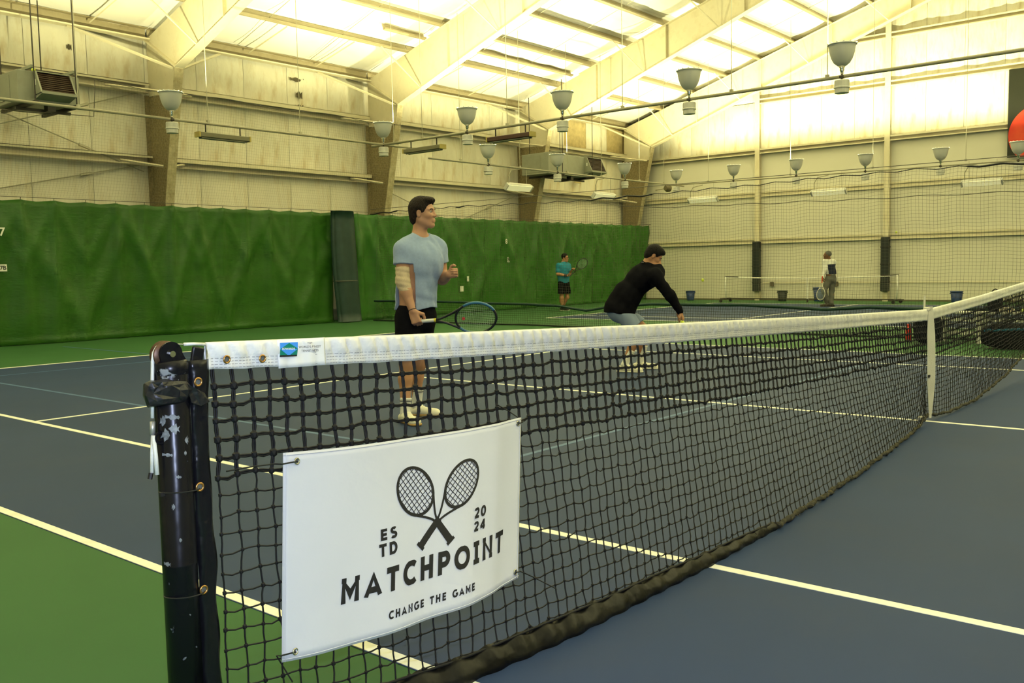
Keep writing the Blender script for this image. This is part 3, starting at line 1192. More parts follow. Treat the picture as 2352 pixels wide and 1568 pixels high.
zz = ZP1 - 0.22
strip_light((xonrow(455, 298, YR1, 0), YR1, zz), (xonrow(568, 310, YR1, 0), YR1, zz), mat('olive_fixture_steel', (0.16, 0.15, 0.09), 0.45),
            'olive strip light hung under the left conduit, right of the nearest column')
strip_light((XR1, float(at(932, 335, 0, XR1)[1]), zz), (XR1, float(at(1016, 323, 0, XR1)[1]), zz), MATS['olive_fixture_steel'],
            'olive strip light under the slanting conduit, beside the second column')
strip_light((XR1, float(at(1124, 305, 0, XR1)[1]), zz), (XR1, float(at(1222, 293, 0, XR1)[1]), zz), mat('dark_brown_fixture', (0.06, 0.025, 0.015), 0.45),
            'dark brown strip light under the slanting conduit, left of a bowl uplight')

# lit fluorescent reflectors of the far court
m_lit = mat('lit_fluorescent_panel', (0.9, 0.88, 0.7), 0.5, emit=(1.0, 0.90, 0.42, 0.36))


def fluor(pa, pb, face, label):
    pa, pb = np.array(pa, float), np.array(pb, float)
    c = (pa + pb) / 2
    root = empty('fluorescent_light', c)
    tag(root, label, 'light fixture', 'lit fluorescent fixtures of the far court')
    ex = (pb - pa) / np.linalg.norm(pb - pa)
    L = np.linalg.norm(pb - pa)
    nrm = np.array(face, float)
    nrm /= np.linalg.norm(nrm)
    up = np.cross(nrm, ex)
    if up[2] < 0:
        up = -up
    R3 = np.stack([ex, np.cross(up, ex), up], 1)
    MB().box(c, (L, 0.02, 0.17), R3).build('lit_panel', m_lit, root)
    MB().box(c - nrm * 0.06, (L * 1.02, 0.09, 0.19), R3, bevel=0.01).build('housing', m_ball, root)
    for s in (-1, 1):
        MB().box(c + ex * s * (L / 2 + 0.03) - nrm * .03, (0.03, 0.10, 0.18), R3).build('end_cap', m_ball, root)
    q = c - ex * L * 0.45
    h = ZP2 - 0.0 - q[2]
    MB().tube([q, q + np.array([0, 0, h * .55]), q + ex * .1 + np.array([0, 0, h * .85]), q + ex * .45 + np.array([0, 0, h * .95])], 0.014, 5).build('feed_conduit', m_pipe, root)
    for s in (-.35, .38):
        q = c + ex * L * s - nrm * .06
        MB().bar(q, q + np.array([0, 0, h]), 0.006, 4).build('hanger_wire', m_rod, root)
    return root


for k, (ua, ub, vc) in enumerate(((1166, 1219, 432), (1366, 1410, 451))):
    a, b = at(ua, vc - 2, 1, 13.42), at(ub, vc + 3, 1, 13.42)
    a[2] = b[2] = (a[2] + b[2]) / 2
    fluor(a, b, (0, -1, -0.9), ['lit fluorescent fixture in front of the third column', 'lit fluorescent fixture in front of the farthest column'][k])
for k, (ua, ub, vc) in enumerate(((1583, 1645, 460), (1866, 1940, 443), (2211, 2299, 421))):
    a, b = at(ua, vc + 1, 0, XR2), at(ub, vc - 1, 0, XR2)
    a[2] = b[2] = (a[2] + b[2]) / 2
    fluor(a, b, (-1, 0, -0.9), ['lit fluorescent fixture left of the first gable column', 'lit fluorescent fixture between the two gable columns',
                                'lit fluorescent fixture at the far right, below the dark poster'][k])


# ------------------------------------------------------------------ heating units
m_hvac = mat('grey_green_unit_steel', (0.27, 0.28, 0.22), 0.45, var=0.06, vscale=3, stain=(0.2, 0.2, 0.15), stain_amt=0.4)
m_louv = mat('brown_black_louver', (0.035, 0.018, 0.008), 0.6)


def heater(x0, x1, y0, y1, z0, z1, hood, label):
    root = empty('heating_unit', ((x0 + x1) / 2, (y0 + y1) / 2, z0))
    tag(root, label, 'heater', 'hanging heating units')
    MB().box(((x0 + x1) / 2, (y0 + y1) / 2, (z0 + z1) / 2), (x1 - x0, y1 - y0, z1 - z0), bevel=0.012).build('cabinet', m_hvac, root)
    MB().box((x0 - 0.004, (y0 + y1) / 2 + .1, (z0 + z1) / 2), (0.012, (y1 - y0) * .6, (z1 - z0) * .8), bevel=0.004).build('access_panel', m_hvac, root)
    a, b = x0 + hood[0] * (x1 - x0), x0 + hood[1] * (x1 - x0)
    zb, zt = z0 + 0.26 * (z1 - z0), z1 - 0.01
    d0, d1 = 0.20, 0.30
    mb = MB()
    # open wedge hood: sides, floor, top
    t = 0.015
    for x in (a, b):
        mb.hexa([(x - t, y0 - d1, zb), (x + t, y0 - d1, zb), (x + t, y0, zb - .02), (x - t, y0, zb - .02),
                 (x - t, y0 - d0 * .45, zt), (x + t, y0 - d0 * .45, zt), (x + t, y0, zt), (x - t, y0, zt)])
    mb.hexa([(a, y0 - d1, zb - .02), (b, y0 - d1, zb - .02), (b, y0, zb - .09), (a, y0, zb - .09),
             (a, y0 - d1, zb + .03), (b, y0 - d1, zb + .03), (b, y0, zb), (a, y0, zb)])
    mb.box(((a + b) / 2, y0 - d0 * .22, zt), (b - a, d0 * .45, 0.02))
    mb.build('outlet_hood', m_hvac, root)
    n = 9
    for k in range(n):
        f = (k + .5) / n
        z = zb + .03 + (zt - zb - .05) * f
        y = y0 - (d1 * (1 - f) + d0 * .45 * f) + 0.03
        o = MB().box(((a + b) / 2, y, z), (b - a - 0.03, 0.06, 0.012), np.array([[1, 0, 0], [0, .8, -.6], [0, .6, .8]])).build('louver', m_louv, root)
    MB().hexa([(a, y0 - d1 + .07, zb), (b, y0 - d1 + .07, zb), (b, y0, zb), (a, y0, zb),
               (a, y0 - d0 * .45 + .05, zt - .01), (b, y0 - d0 * .45 + .05, zt - .01), (b, y0, zt - .01), (a, y0, zt - .01)]).build('outlet_dark_core', m_louv, root)
    for x in (x0 + 0.18 * (x1 - x0), x0 + 0.85 * (x1 - x0)):
        MB().box((x, (y0 + y1) / 2 - .12, z0 - 0.035), (0.06, (y1 - y0) + 0.35, 0.06)).build('support_rail', m_rubber_d, root)
        MB().box((x, (y0 + y1) / 2 - .05, z1 + 0.05), (0.05, (y1 - y0) + 0.25, 0.05)).build('top_rail', m_hvac, root)
        for y in (y0 - 0.22, y1 + 0.02):
            MB().bar((x, y, z0 - .05), (x, y, rafter_top(y)), 0.012, 5).build('hanger_rod', m_rubber_d, root)
    mb = MB()
    mb.box(((x0 + x1) / 2, y0 + .3, z0 - .09), ((x1 - x0) * .9, 0.06, 0.05))
    mb.box((x0 + .55 * (x1 - x0), y0 + .15, z0 - .06), (0.14, 0.16, 0.12))
    mb.build('burner_tray', m_rubber_d, root)
    MB().box((a - 0.02, y0 - 0.10, (zb + zt) / 2), (0.004, 0.04, 0.10)).build('rating_plate', m_sign, root)
    return root


h1 = heater(4.92, 6.02, 15.2, 16.35, 4.44, 4.99, (0.26, 0.82), 'grey heating unit hanging at the left edge below the roof')
h2 = heater(20.35, 22.75, 15.2, 16.25, 4.16, 4.80, (0.80, 1.14), 'smaller looking far grey heating unit beside the third column')


def tennis_ball(p, label, r=0.034):
    root = empty('tennis_ball', (p[0], p[1], p[2] - r))
    tag(root, label, 'ball', 'tennis balls')
    bm = bmesh.new()
    bmesh.ops.create_icosphere(bm, subdivisions=3, radius=r)
    v = np.array([w.co[:] for w in bm.verts])
    bm.verts.index_update()
    f = [[w.index for w in q.verts] for q in bm.faces]
    bm.free()
    mesh_obj('felt', v + np.array([0, 0, r]), f, mat('yellow_ball_felt', (0.62, 0.75, 0.04), 0.9, bump=0.3, bscale=400), root, smooth=True, local=True)
    pts = []
    for k in range(48):
        t = 2 * math.pi * k / 48
        q = np.array([math.cos(t) + 0.35 * math.cos(3 * t), math.sin(t) - 0.35 * math.sin(3 * t), 0.95 * math.sin(2 * t)])
        pts.append(q / np.linalg.norm(q) * (r * 0.995) + np.array([0, 0, r]))
    MB().tube(pts, r * 0.06, 4, closed=True).build('seam', m_sign, root, local=True)
    return root


tennis_ball(at(1614, 643, 0, 20.0), 'yellow tennis ball in the air left of the portable net', 0.042)
tennis_ball(np.array([5.25, 15.3, 5.03]), 'yellow tennis ball resting on top of the left heating unit', 0.036)
tennis_ball(np.array([XE - .06, float(at(2060, 542, 0, XE)[1]), 2.175]), 'yellow tennis ball lodged on the ledge of the gable wall', 0.033)
tennis_ball(np.array([26.9, float(at(1487, 459, 0, 26.9)[1]), 3.84]), 'tennis ball lodged high by the farthest column', 0.04)
MB().box((26.9, float(at(1487, 459, 0, 26.9)[1]), 3.80), (0.3, 0.2, 0.02)).build('ledge_plate', m_steel, wall_far)

# exit sign, speaker, poster
p = at(1327, 412, 1, 16.92)
root = empty('exit_sign', p)
tag(root, 'small red and green lit exit sign under the far heating unit', 'sign')
MB().box((0, 0, 0), (0.34, 0.06, 0.26), bevel=.01).build('case', mat('exit_case', (0.6, 0.5, 0.25), 0.5), root, local=True)
tv, tf = text_mesh('EXIT', 0.13, 0.004)
c = (tv.min(0) + tv.max(0)) / 2
mesh_obj('lettering', np.stack([tv[:, 0] - c[0], 0 * tv[:, 0] - .034, tv[:, 1] - c[1] + .01], 1), tf,
         mat('lit_red_letters', (0.8, 0.05, 0.02), 0.5, emit=(1, 0.12, 0.03, 1.2)), root, local=True)
p = at(1533, 432, 0, 26.6)
root = empty('wall_speaker', p)
tag(root, 'small round dark device on the conduit by the farthest column', 'speaker')
MB().lathe([(0.0, -0.10), (0.13, -0.09), (0.14, 0.0), (0.09, 0.10), (0.0, 0.11)], n=14, axis=(-1, .3, 0)).build('drum', mat('brown_drum', (0.13, 0.11, 0.06), 0.6), root, local=True)
MB().bar((0, 0, 0), (0.2, 0.6, -0.02), 0.02, 5).build('arm', m_pipe, root, local=True)

PX = XE - 0.22
pa, pb = at(2318, 160, 0, PX), at(2320, 362, 0, PX)
root = empty('wall_poster', (PX, float(pa[1]) - 1.6, float(pb[2])))
tag(root, 'black poster with a large red ball, cut off by the right edge', 'poster')
yl = float(pa[1])
zt, zb = float(pa[2]), float(pb[2])
MB().box((PX, yl - 1.6, (zt + zb) / 2), (0.03, 3.2, zt - zb)).build('board', mat('black_poster', (0.010, 0.012, 0.006), 0.4), root)
mb = MB()
cz, R0 = float(at(2330, 312, 0, PX)[2]), 0.86
cyy = yl - R0 - 0.02
pts = [(PX - 0.018, cyy + R0 * math.cos(2 * math.pi * k / 48), max(cz + R0 * math.sin(2 * math.pi * k / 48), zb + .01)) for k in range(48)]
mb.add(pts + [(PX - 0.03, a[1], a[2]) for a in pts], [tuple(range(48)), tuple(range(95, 47, -1))])
mb.build('red_ball_print', mat('red_print', (0.62, 0.028, 0.012), 0.5, var=0.15, vscale=1.5, stain=(0.75, 0.12, 0.03), stain_amt=0.4, stain_scale=1.2), root)

# dark pads round the gable columns
m_pad = mat('dark_navy_pad', (0.014, 0.020, 0.020), 0.5, bump=0.1, bscale=8)
for y, l in ((11.85, 'dark pad round the gable column left of the portable net'), (7.5, 'dark pad round the gable column at the right end of the portable net')):
    root = empty('column_pad', (XE - 0.2, y, 0.32))
    tag(root, l, 'pad', 'dark column pads')
    MB().box((0, 0, 0.86), (0.20, 0.25, 1.72), bevel=0.03).build('padding', m_pad, root, local=True, smooth=False)
    for z in (0.3, 0.86, 1.4):
        MB().box((0, 0, z), (0.206, 0.256, 0.035), bevel=0.005).build('strap', m_black, root, local=True)
# ------------------------------------------------------------------ portable net and bins by the far wall
XM = 26.3
m_white_p = mat('white_painted_metal', (0.72, 0.72, 0.66), 0.45)
yl, yr = float(at(1668, 660, 0, XM)[1]), float(at(2059, 660, 0, XM)[1])
zt = 0.86
root = empty('portable_net', (XM, (yl + yr) / 2, 0))
tag(root, 'white portable mini tennis net standing by the far wall', 'net')
for y, s in ((yl, 1), (yr, -1)):
    MB().tube([(XM, y, 0.12), (XM, y + s * 0.03, 0.5), (XM, y + s * 0.02, zt)], 0.022, 8).build('post', m_white_p, root, smooth=True)
    MB().bar((XM, y + s * .05, zt), (XM, y - s * 0.45, zt - .02), 0.018, 6).build('top_arm', m_rubber_d, root)
    mb = MB()
    mb.bar((XM - .35, y + s * .02, 0.11), (XM + .35, y + s * .02, 0.11), 0.025, 6)
    for dx in (-.35, .35):
        mb.bar((XM + dx, y + s * .02, 0.11), (XM + dx, y + s * .02, 0.05), 0.02, 6)
    mb.bar((XM, y - s * .18, 0.11), (XM, y + s * .22, 0.11), 0.022, 6)
    mb.build('foot', m_rubber_d, root)
    for dx in (-.35, .35):
        MB().lathe([(0.0, -0.02), (0.05, -0.02), (0.05, 0.02), (0.0, 0.02)], (XM + dx, y + s * .02, 0.05), 12, axis=(1, 0, 0)).build('wheel', m_black, root)
MB().box((XM, (yl + yr) / 2, 0.12), (0.03, yl - yr, 0.03)).build('bottom_bar', m_rubber_d, root)
MB().tube([(XM, yl + (yr - yl) * k / 20, zt - .03 - .05 * math.sin(math.pi * k / 20)) for k in range(21)], 0.02, 5).build('top_tape', m_white_p, root)
ys = np.arange(yl - 0.05, yr, -0.07)
tz = np.linspace(0, 1, 4)
topz = zt - .04 - .05 * np.sin(math.pi * (ys - yl) / (yr - yl))
Z = 0.14 + (topz[:, None] - 0.14) * tz[None]
P = np.stack([0 * Z + XM, np.repeat(ys[:, None], 4, 1), Z], -1)
v1, f1 = cords(P, 0.0018, (1, 0, 0), (0, 1, 0), 3)
P = np.stack([np.stack([0 * ys + XM, ys, 0.14 + (topz - 0.14) * t], 1) for t in np.linspace(0, 1, 11)])
v2, f2 = cords(P, 0.0018, (1, 0, 0), (0, 0, 1), 3)
o = mesh_obj('netting', np.vstack([v1, v2]), np.vstack([f1, f2 + len(v1)]), mat('grey_netting', (0.22, 0.21, 0.16), 0.8), root)
tag(o, kind='stuff')
ym = float(at(1855, 660, 0, XM)[1])
MB().box((XM - .02, ym, 0.44), (0.01, 0.06, 0.68)).build('centre_strap', m_white_p, root)
MB().bar((XM - .02, ym, 0.02), (XM - .02, ym, 0.13), 0.03, 6).build('strap_anchor', m_rubber_d, root)

m_binb = mat('blue_bin_plastic', (0.018, 0.045, 0.15), 0.45, var=0.05)
m_bink = mat('black_bin_plastic', (0.018, 0.024, 0.024), 0.45, var=0.05)


def bin_(u, wpx, hpx, m, label, x=27.35):
    p = at(u, 687, 0, x)
    d = depth(p) / FPX
    h, r = hpx * d, wpx * d / 2
    root = empty('waste_bin', (x, p[1], 0))
    tag(root, label, 'bin', 'waste bins along the far wall')
    MB().lathe([(0.0, 0.004), (r * .76, 0.004), (r * .80, 0.02), (r * .97, h), (r * .93, h), (r * .76, 0.03), (0, 0.03)], n=20).build('tub', m, root, smooth=True, local=True)
    MB().torus((0, 0, h), (0, 0, 1), r * .97, 0.018, 20, 6).build('rim', m, root, smooth=True, local=True)
    for s in (-1, 1):
        MB().box((0, s * r * .97, h - .05), (0.10, 0.03, 0.03), bevel=.008).build('handle', m, root, local=True)
    return root


bin_(1586, 21, 21, m_binb, 'blue waste bin left of the portable net')
bin_(1797, 23, 23, m_bink, 'black waste bin behind the portable net')
bin_(1880, 25, 31, m_binb, 'taller blue waste bin beside the man in grey trousers')
bin_(2197, 27, 25, m_binb, 'blue waste bin at the right, beyond the net strap')

# ------------------------------------------------------------------ the main tennis net
NX0, NX1 = -0.93, 11.95


def n_top(x):
    return np.interp(x, [-1.1, -.97, -.22, 1.31, 3.38, 5.49, 7.14, 9.05, 12], [1.123, 1.12, 1.09, 1.032, .962, .902, .952, 1.03, 1.12])


def n_band(x):
    return n_top(x) - np.interp(x, [-.95, -.3, 0.5, 12], [.066, .078, .083, .085])


def n_yb(x):
    return np.interp(x, [-.95, -.6, -.24, .26, 1.16, 1.93, 3.17, 4.4, 5.2, 5.49, 5.9, 6.7, 8.0, 9, 12],
                     [-.02, -.15, -.22, -.27, -.30, -.31, -.24, -.13, -.04, .0, -.05, -.06, -.02, .0, .0])


def n_zb(x):
    return np.interp(x, [-1, 5.1, 5.4, 5.5, 5.75, 6.75, 8.1, 9.14, 12], [.022, .022, .05, .055, .03, .025, .10, .24, .30])


def n_surf(x, s):
    """s: metres below the band along the net, first six rows at fixed pitch"""
    zt_, zb_ = n_band(x), n_zb(x)
    tt = np.clip(s, 0, 1)
    # the mesh is pulled along as its foot is drawn out, so its cords lean a little
    lean = n_yb(x) * (x + 2.26) / 2.16 * 0.62 * np.exp(-np.maximum(x - 2.5, 0) ** 2 / 1.5)
    X = x + lean * tt ** 1.35
    zt_, zb_ = n_band(x), n_zb(X)
    return np.stack([X, n_yb(X) * tt ** 1.35, zt_ + (zb_ - zt_) * tt], -1)


PITCH_X = 0.0565
NR, NT = 20, 6


def row_t(k, x):
    zt_, zb_ = n_band(x), n_zb(x)
    full = zt_ - zb_
    thick = 0.0485 * NT / full
    return np.where(k <= NT, 0.0485 * k / full, thick + (1 - thick) * (k - NT) / (NR - NT))


m_net = mat('black_net_cord', (0.006, 0.006, 0.0075), 0.6, var=0.35, vscale=160, spec=0.28)
net = empty('tennis_net', (5.485, 0, 0))
tag(net, 'black tennis net with white headband stretching from the near post into the distance', 'net')
xk = np.arange(NX0 + 0.02, NX1, PITCH_X)
nxk = len(xk)
ks = np.arange(0, NR + 1)
KN = np.zeros((nxk, NR + 1, 3))
for j, k in enumerate(ks):
    KN[:, j] = n_surf(xk, row_t(k, xk))
jit = rng.normal(0, 1, (nxk, NR + 1, 3)) * np.array([0.0028, 0.0015, 0.0030])
jit[:, 0] *= 0.4
slant = 0.006 * np.sin(xk * 3.1)[:, None] * (ks / NR)[None]
KN += jit
KN[:, 0, 1] += 0.006
KN[:, 0, 2] += 0.012
KN[:, :, 0] += slant
# strap pinch
pinch = np.exp(-((xk - 5.485) / 0.5) ** 2)[:, None] * np.linspace(0, 1, NR + 1)[None] ** 2
KN[:, :, 0] += -(xk[:, None] - 5.485) * 0.45 * pinch


def dense(K, axis, amp):
    """insert a jittered mid point between neighbours along axis"""
    a = K if axis == 1 else K.transpose(1, 0, 2)
    mid = (a[:, :-1] + a[:, 1:]) / 2 + rng.normal(0, 1, a[:, 1:].shape) * np.array(amp)
    out = np.zeros((a.shape[0], a.shape[1] * 2 - 1, 3))
    out[:, 0::2] = a
    out[:, 1::2] = mid
    return out


VV, FF = [], []


def push(v, f):
    b = sum(len(q) for q in VV)
    VV.append(v)
    FF.append(f + b)


up_v = dense(KN[:, :NT + 1], 1, (0.0012, 0.001, 0))
lo_v = dense(KN[:, NT:], 1, (0.0014, 0.001, 0))
bulge = np.zeros(up_v.shape[1])
bulge[1::2] = 1
for sgn in (-1, 1):
    q = up_v.copy()
    q[:, :, 0] += sgn * (0.0017 + 0.0018 * bulge)[None]
    push(*cords(q, 0.0034, (1, 0, 0), (0, 1, 0), 5))
push(*cords(lo_v, 0.0027, (1, 0, 0), (0, 1, 0), 5))
h = dense(KN[:, 1:], 0, (0, 0.001, 0.002))
h[:, 1::2, 2] -= 0.0025
hb = np.zeros(h.shape[1])
hb[1::2] = 1
for sgn in (-1, 1):
    q = h[:NT].copy()
    q[:, :, 2] += sgn * (0.0013 + 0.0016 * hb)[None]
    push(*cords(q, 0.0030, (0, 1, 0), (0, 0, 1), 5))
push(*cords(h[NT:], 0.0025, (0, 1, 0), (0, 0, 1), 5))
o = mesh_obj('netting', np.vstack(VV), np.vstack(FF), m_net, net, smooth=True)
tag(o, 'black square mesh of knotted cord', kind='stuff')
# knots
oct_v = []
oct_f = []
bm = bmesh.new()
bmesh.ops.create_icosphere(bm, subdivisions=1, radius=1.0)
iv = np.array([w.co[:] for w in bm.verts])
bm.verts.index_update()
if_ = np.array([[w.index for w in q.verts] for q in bm.faces])
bm.free()
kp = KN[:, 1:].reshape(-1, 3)
sz = np.tile(np.where(ks[1:] <= NT, 0.0112, 0.0066), nxk)[:, None] * rng.uniform(0.85, 1.2, (len(kp), 1))
shp = np.array([0.95, 0.8, 1.15])
KV = kp[:, None, :] + iv[None] * (sz[:, None, :] * shp)
KF = (if_[None] + (np.arange(len(kp)) * len(iv))[:, None, None]).reshape(-1, 3)
o = mesh_obj('knots', KV.reshape(-1, 3), KF, m_net, net)
tag(o, 'knots of the netting', kind='stuff')

# headband: folded white vinyl with slanted puckers
m_band = mat('white_vinyl_headband', (0.82, 0.81, 0.76), 0.45, var=0.03, vscale=6, spec=0.4,
             stain=(0.66, 0.58, 0.36), stain_amt=0.35, stain_scale=3, stain_lo=0.5, stain_hi=0.8, bump=0.15, bscale=60)
ph = rng.uniform(0, 6.28, 12)


def pucker(x, h):
    """h 0 bottom .. 1 top"""
    s = x + 0.030 * (h - 0.4)
    w = 0.0085 * (1 - 2 * abs(math.sin(math.pi * s / 0.058 + 0.8 * math.sin(2.3 * x + ph[0]))) ** 0.7) * (0.35 + 0.65 * max(0, math.sin(math.pi * min(1, max(0, (h - 0.30) / 0.7)))))
    w += 0.003 * math.sin(2 * math.pi * s / 0.131 + ph[1]) + 0.002 * math.sin(2 * math.pi * (s + .4 * h * .05) / 0.021 + ph[2]) * (h > .35)
    return w


loop = [(-1, 0.0), (-1, 0.14), (-1, 0.28), (-1, 0.40), (-1, 0.52), (-1, 0.66), (-1, 0.80), (-1, 0.92), (-.55, 1.0), (.55, 1.0), (1, .92), (1, 0.6), (1, 0.3), (1, 0.0)]
v, f = [], []
# finer steps close to the camera
xs = []
x = NX0 - 0.002
while x < NX1:
    xs.append(x)
    x += 0.006 if x < 1 else (0.012 if x < 4 else 0.03)
nl = len(loop)
for x in xs:
    zt_, zb_ = float(n_top(x)), float(n_band(x)) - 0.006
    for (sd, hh) in loop:
        thick = 0.009 if hh > 0.45 else 0.006
        w = pucker(x, hh)
        v.append((x, sd * thick + (w if sd < 0 else -w * .5), zb_ + (zt_ - zb_) * hh + 0.001 * math.sin(40 * x) * (hh < .1)))
for i in range(len(xs) - 1):
    for k in range(nl):
        l = (k + 1) % nl
        f.append((i * nl + k, i * nl + l, (i + 1) * nl + l, (i + 1) * nl + k))
f.append(tuple(range(nl)))
f.append(tuple((len(xs) - 1) * nl + nl - 1 - k for k in range(nl)))
band = mesh_obj('headband', v, f, m_band, net, smooth=True)
mb = MB()
for hh in (0.40, 0.29, 0.18, 0.06):
    x = NX0 + 0.01
    while x < 3.2:
        L = 0.0075 if x < 1.5 else 0.02
        pa = [(q, -(0.0065 if hh < .45 else .009) + pucker(q, hh) - 0.0009, float(n_band(q)) - .006 + (float(n_top(q) - n_band(q)) + .006) * hh) for q in (x, x + L)]
        mb.bar(pa[0], pa[1], 0.0007, 3)
        x += L + (0.004 if x < 1.5 else 0.006)
o = mb.build('stitching', mat('grey_thread', (0.16, 0.16, 0.17), 0.8), band)
tag(o, kind='stuff')
m_brass = mat('brass_eyelet', (0.55, 0.30, 0.10), 0.3, metal=0.9)
m_nick = mat('nickel_eyelet', (0.55, 0.53, 0.42), 0.25, metal=0.9)
m_hole = mat('eyelet_hole', (0.10, 0.11, 0.10), 0.8)


def eyelet(c, R_, m, parent, nrm=(0, -1, 0)):
    c = np.array(c, float)
    mb = MB()
    mb.torus(c, nrm, R_ * 0.78, R_ * 0.24, 20, 6)
    e = mb.build('eyelet', m, parent, smooth=True)
    n_ = np.array(nrm, float) / np.linalg.norm(nrm)
    MB().lathe([(R_ * 0.6, -0.001), (0.0005, -0.001)], c, 16, axis=n_).build('eyelet_hole', m_hole, parent)
    return e


for (u, v_) in ((521, 825), (603, 823)):
    eyelet(at(u, v_, 1, -0.0205), 0.0115, m_brass, band)

# maker's label sewn on the band
m_lab = mat('white_label_cloth', (0.84, 0.84, 0.82), 0.5, var=0.02)


def px_poly(name, pts, y, m, parent):
    v = [at(a, b, 1, y) for a, b in pts]
    v2 = [p + np.array([0, 0.0006, 0]) for p in v]
    n = len(v)
    return mesh_obj(name, v + v2, [tuple(range(n)), tuple(range(2 * n - 1, n - 1, -1))] + [(i, (i + 1) % n, n + (i + 1) % n, n + i) for i in range(n)], m, parent)


lab = MB()
nL = 12


def labfn(a, b):
    u = 636 + a * 109 + b * 4
    v_ = 780 + b * 66 - a * (5.5 + 3 * b)
    p = at(u, v_, 1, -0.0150)
    p[1] -= 0.0012 * math.sin(9 * a + 3 * b) + 0.0015 * math.sin(21 * a)
    return tuple(p)


lab.grid(labfn, 24, 6)
label = lab.build('sewn_label', m_lab, band, smooth=True)
sol = label.modifiers.new('thickness', 'SOLIDIFY')
sol.thickness = 0.001
sol.offset = 1.0
YL = -0.0195
px_poly('logo_field_blue', [(643.5, 787.3), (684, 785.3), (684, 801.5), (643.8, 802.5)], YL, mat('label_blue', (0.06, 0.30, 0.85), 0.5), label)
px_poly('logo_field_green', [(643.8, 802.5), (684, 801.5), (682.5, 816), (643, 817)], YL, mat('label_green', (0.0, 0.20, 0.14), 0.5), label)
px_poly('logo_diamond_top', [(644.5, 801.5), (664.5, 787.4), (683.5, 799.5), (683.5, 801), (644.5, 802)], YL - .0007, mat('label_green', (0, 0, 0)), label)
px_poly('logo_diamond_bottom', [(644.5, 802), (683.5, 801), (665, 816), (662, 816)], YL - .0007, mat('label_blue', (0, 0, 0)), label)
px_poly('logo_base_strip', [(643, 815.5), (682.5, 814.3), (682, 818), (642.7, 819.5)], YL - .0009, m_ink, label)


def px_text(body, u0, u1, v0, v1, y, m, parent, name='lettering', bold=0.0, tilt=0.0):
    tv, tf = text_mesh(body, 1.0, bold)
    lo, hi = tv.min(0), tv.max(0)
    a = (tv[:, 0] - lo[0]) / (hi[0] - lo[0])
    b = (tv[:, 1] - lo[1]) / (hi[1] - lo[1])
    vv = [at(u0 + (u1 - u0) * p, v1 - (v1 - v0) * q - tilt * p, 1, y) for p, q in zip(a, b)]
    return mesh_obj(name, vv, tf, m, parent)


m_grey_ink = mat('grey_ink', (0.10, 0.10, 0.11), 0.6)
px_text('EDWARDS', 648.5, 677.5, 798.6, 803.2, YL - .0016, mat('label_white_print', (0.85, 0.9, 0.9), 0.5), label, bold=0.02, tilt=0.5)
px_text('THE', 706, 717.5, 785.4, 790.2, YL, m_grey_ink, label, bold=0.004, tilt=0.3)
px_text("WORLD'S FINEST", 686, 737, 794, 799.2, YL, m_grey_ink, label, bold=0.012, tilt=1.8)
px_text('TENNIS NETS', 692, 731.5, 803, 808, YL, m_grey_ink, label, bold=0.012, tilt=1.6)

# centre strap
m_strap = mat('cream_strap_webbing', (0.66, 0.65, 0.56), 0.7, bump=0.2, bscale=200)
v, f = [], []
N = 16
for j in range(N + 1):
    t = j / N
    z = 0.925 * (1 - t) + 0.03 * t
    w = 0.036 * (1 if t < 0.68 else 1 - 0.75 * (t - 0.68) / 0.32) * (0.55 + 0.45 * min(1, t / .25))
    y = -0.026 - 0.008 * math.sin(math.pi * t) - 0.012 * t
    for (a, b) in ((-1, 0), (1, 0), (1, 1), (-1, 1)):
        v.append((5.485 + a * w * 0.9, y + b * 0.004 - a * w * .55, z))
for j in range(N):
    for k in range(4):
        l = (k + 1) % 4
        f.append((4 * j + k, 4 * j + l, 4 * (j + 1) + l, 4 * (j + 1) + k))
f += [(0, 1, 2, 3), tuple(4 * N + 3 - k for k in range(4))]
st = mesh_obj('centre_strap', v, f, m_strap, net)
MB().box((5.485, -0.03, 0.37), (0.085, 0.01, 0.02)).build('strap_buckle', m_rubber_d, st)
MB().box((5.48, 0.02, 0.955), (0.035, 0.006, 0.11)).build('strap_tail', m_strap, st)
MB().box((5.485, -0.0, 0.905), (0.055, 0.05, 0.03), bevel=.008).build('strap_fold', m_strap, st)
MB().box((5.485, 0.03, 0.02), (0.07, 0.05, 0.035), bevel=0.008).build('floor_anchor', m_galv, st)

# bottom edge: dark tape near the post, frayed rope beyond
m_tape_b = mat('dusty_black_bottom_tape', (0.006, 0.006, 0.0055), 0.34, var=0.5, vscale=14, spec=0.16, bump=0.3, bscale=18,
               stain=(0.020, 0.018, 0.010), stain_amt=0.6, stain_scale=9)
v, f = [], []
xs = np.arange(-0.93, 1.98, 0.012)
nl = 6
for i, x in enumerate(xs):
    yb_ = float(n_yb(x))
    wv = 0.006 * math.sin(11 * x + 1) + 0.004 * math.sin(29 * x) + 0.003 * math.sin(57 * x + 2)
    tp_ = float(np.interp(x, [-.93, 0.3, 1.2, 1.9, 1.98], [1.0, 0.95, 0.75, 0.5, 0.25])) * (1 + 0.10 * math.sin(47 * x))
    for k in range(nl):
        t = k / (nl - 1)
        v.append((x, yb_ + 0.012 - 0.050 * t * tp_ + wv * math.sin(math.pi * t) - 0.012 * math.sin(math.pi * t), 0.070 * tp_ * (1 - t) + 0.004 + 0.4 * wv * math.sin(math.pi * t)))
for i in range(len(xs) - 1):
    for k in range(nl - 1):
        f.append((i * nl + k, i * nl + k + 1, (i + 1) * nl + k + 1, (i + 1) * nl + k))
bt = mesh_obj('bottom_tape', v, f, m_tape_b, net, smooth=True)
s_ = bt.modifiers.new('thickness', 'SOLIDIFY')
s_.thickness = 0.003
xs = np.arange(-0.93, 1.98, 0.02)
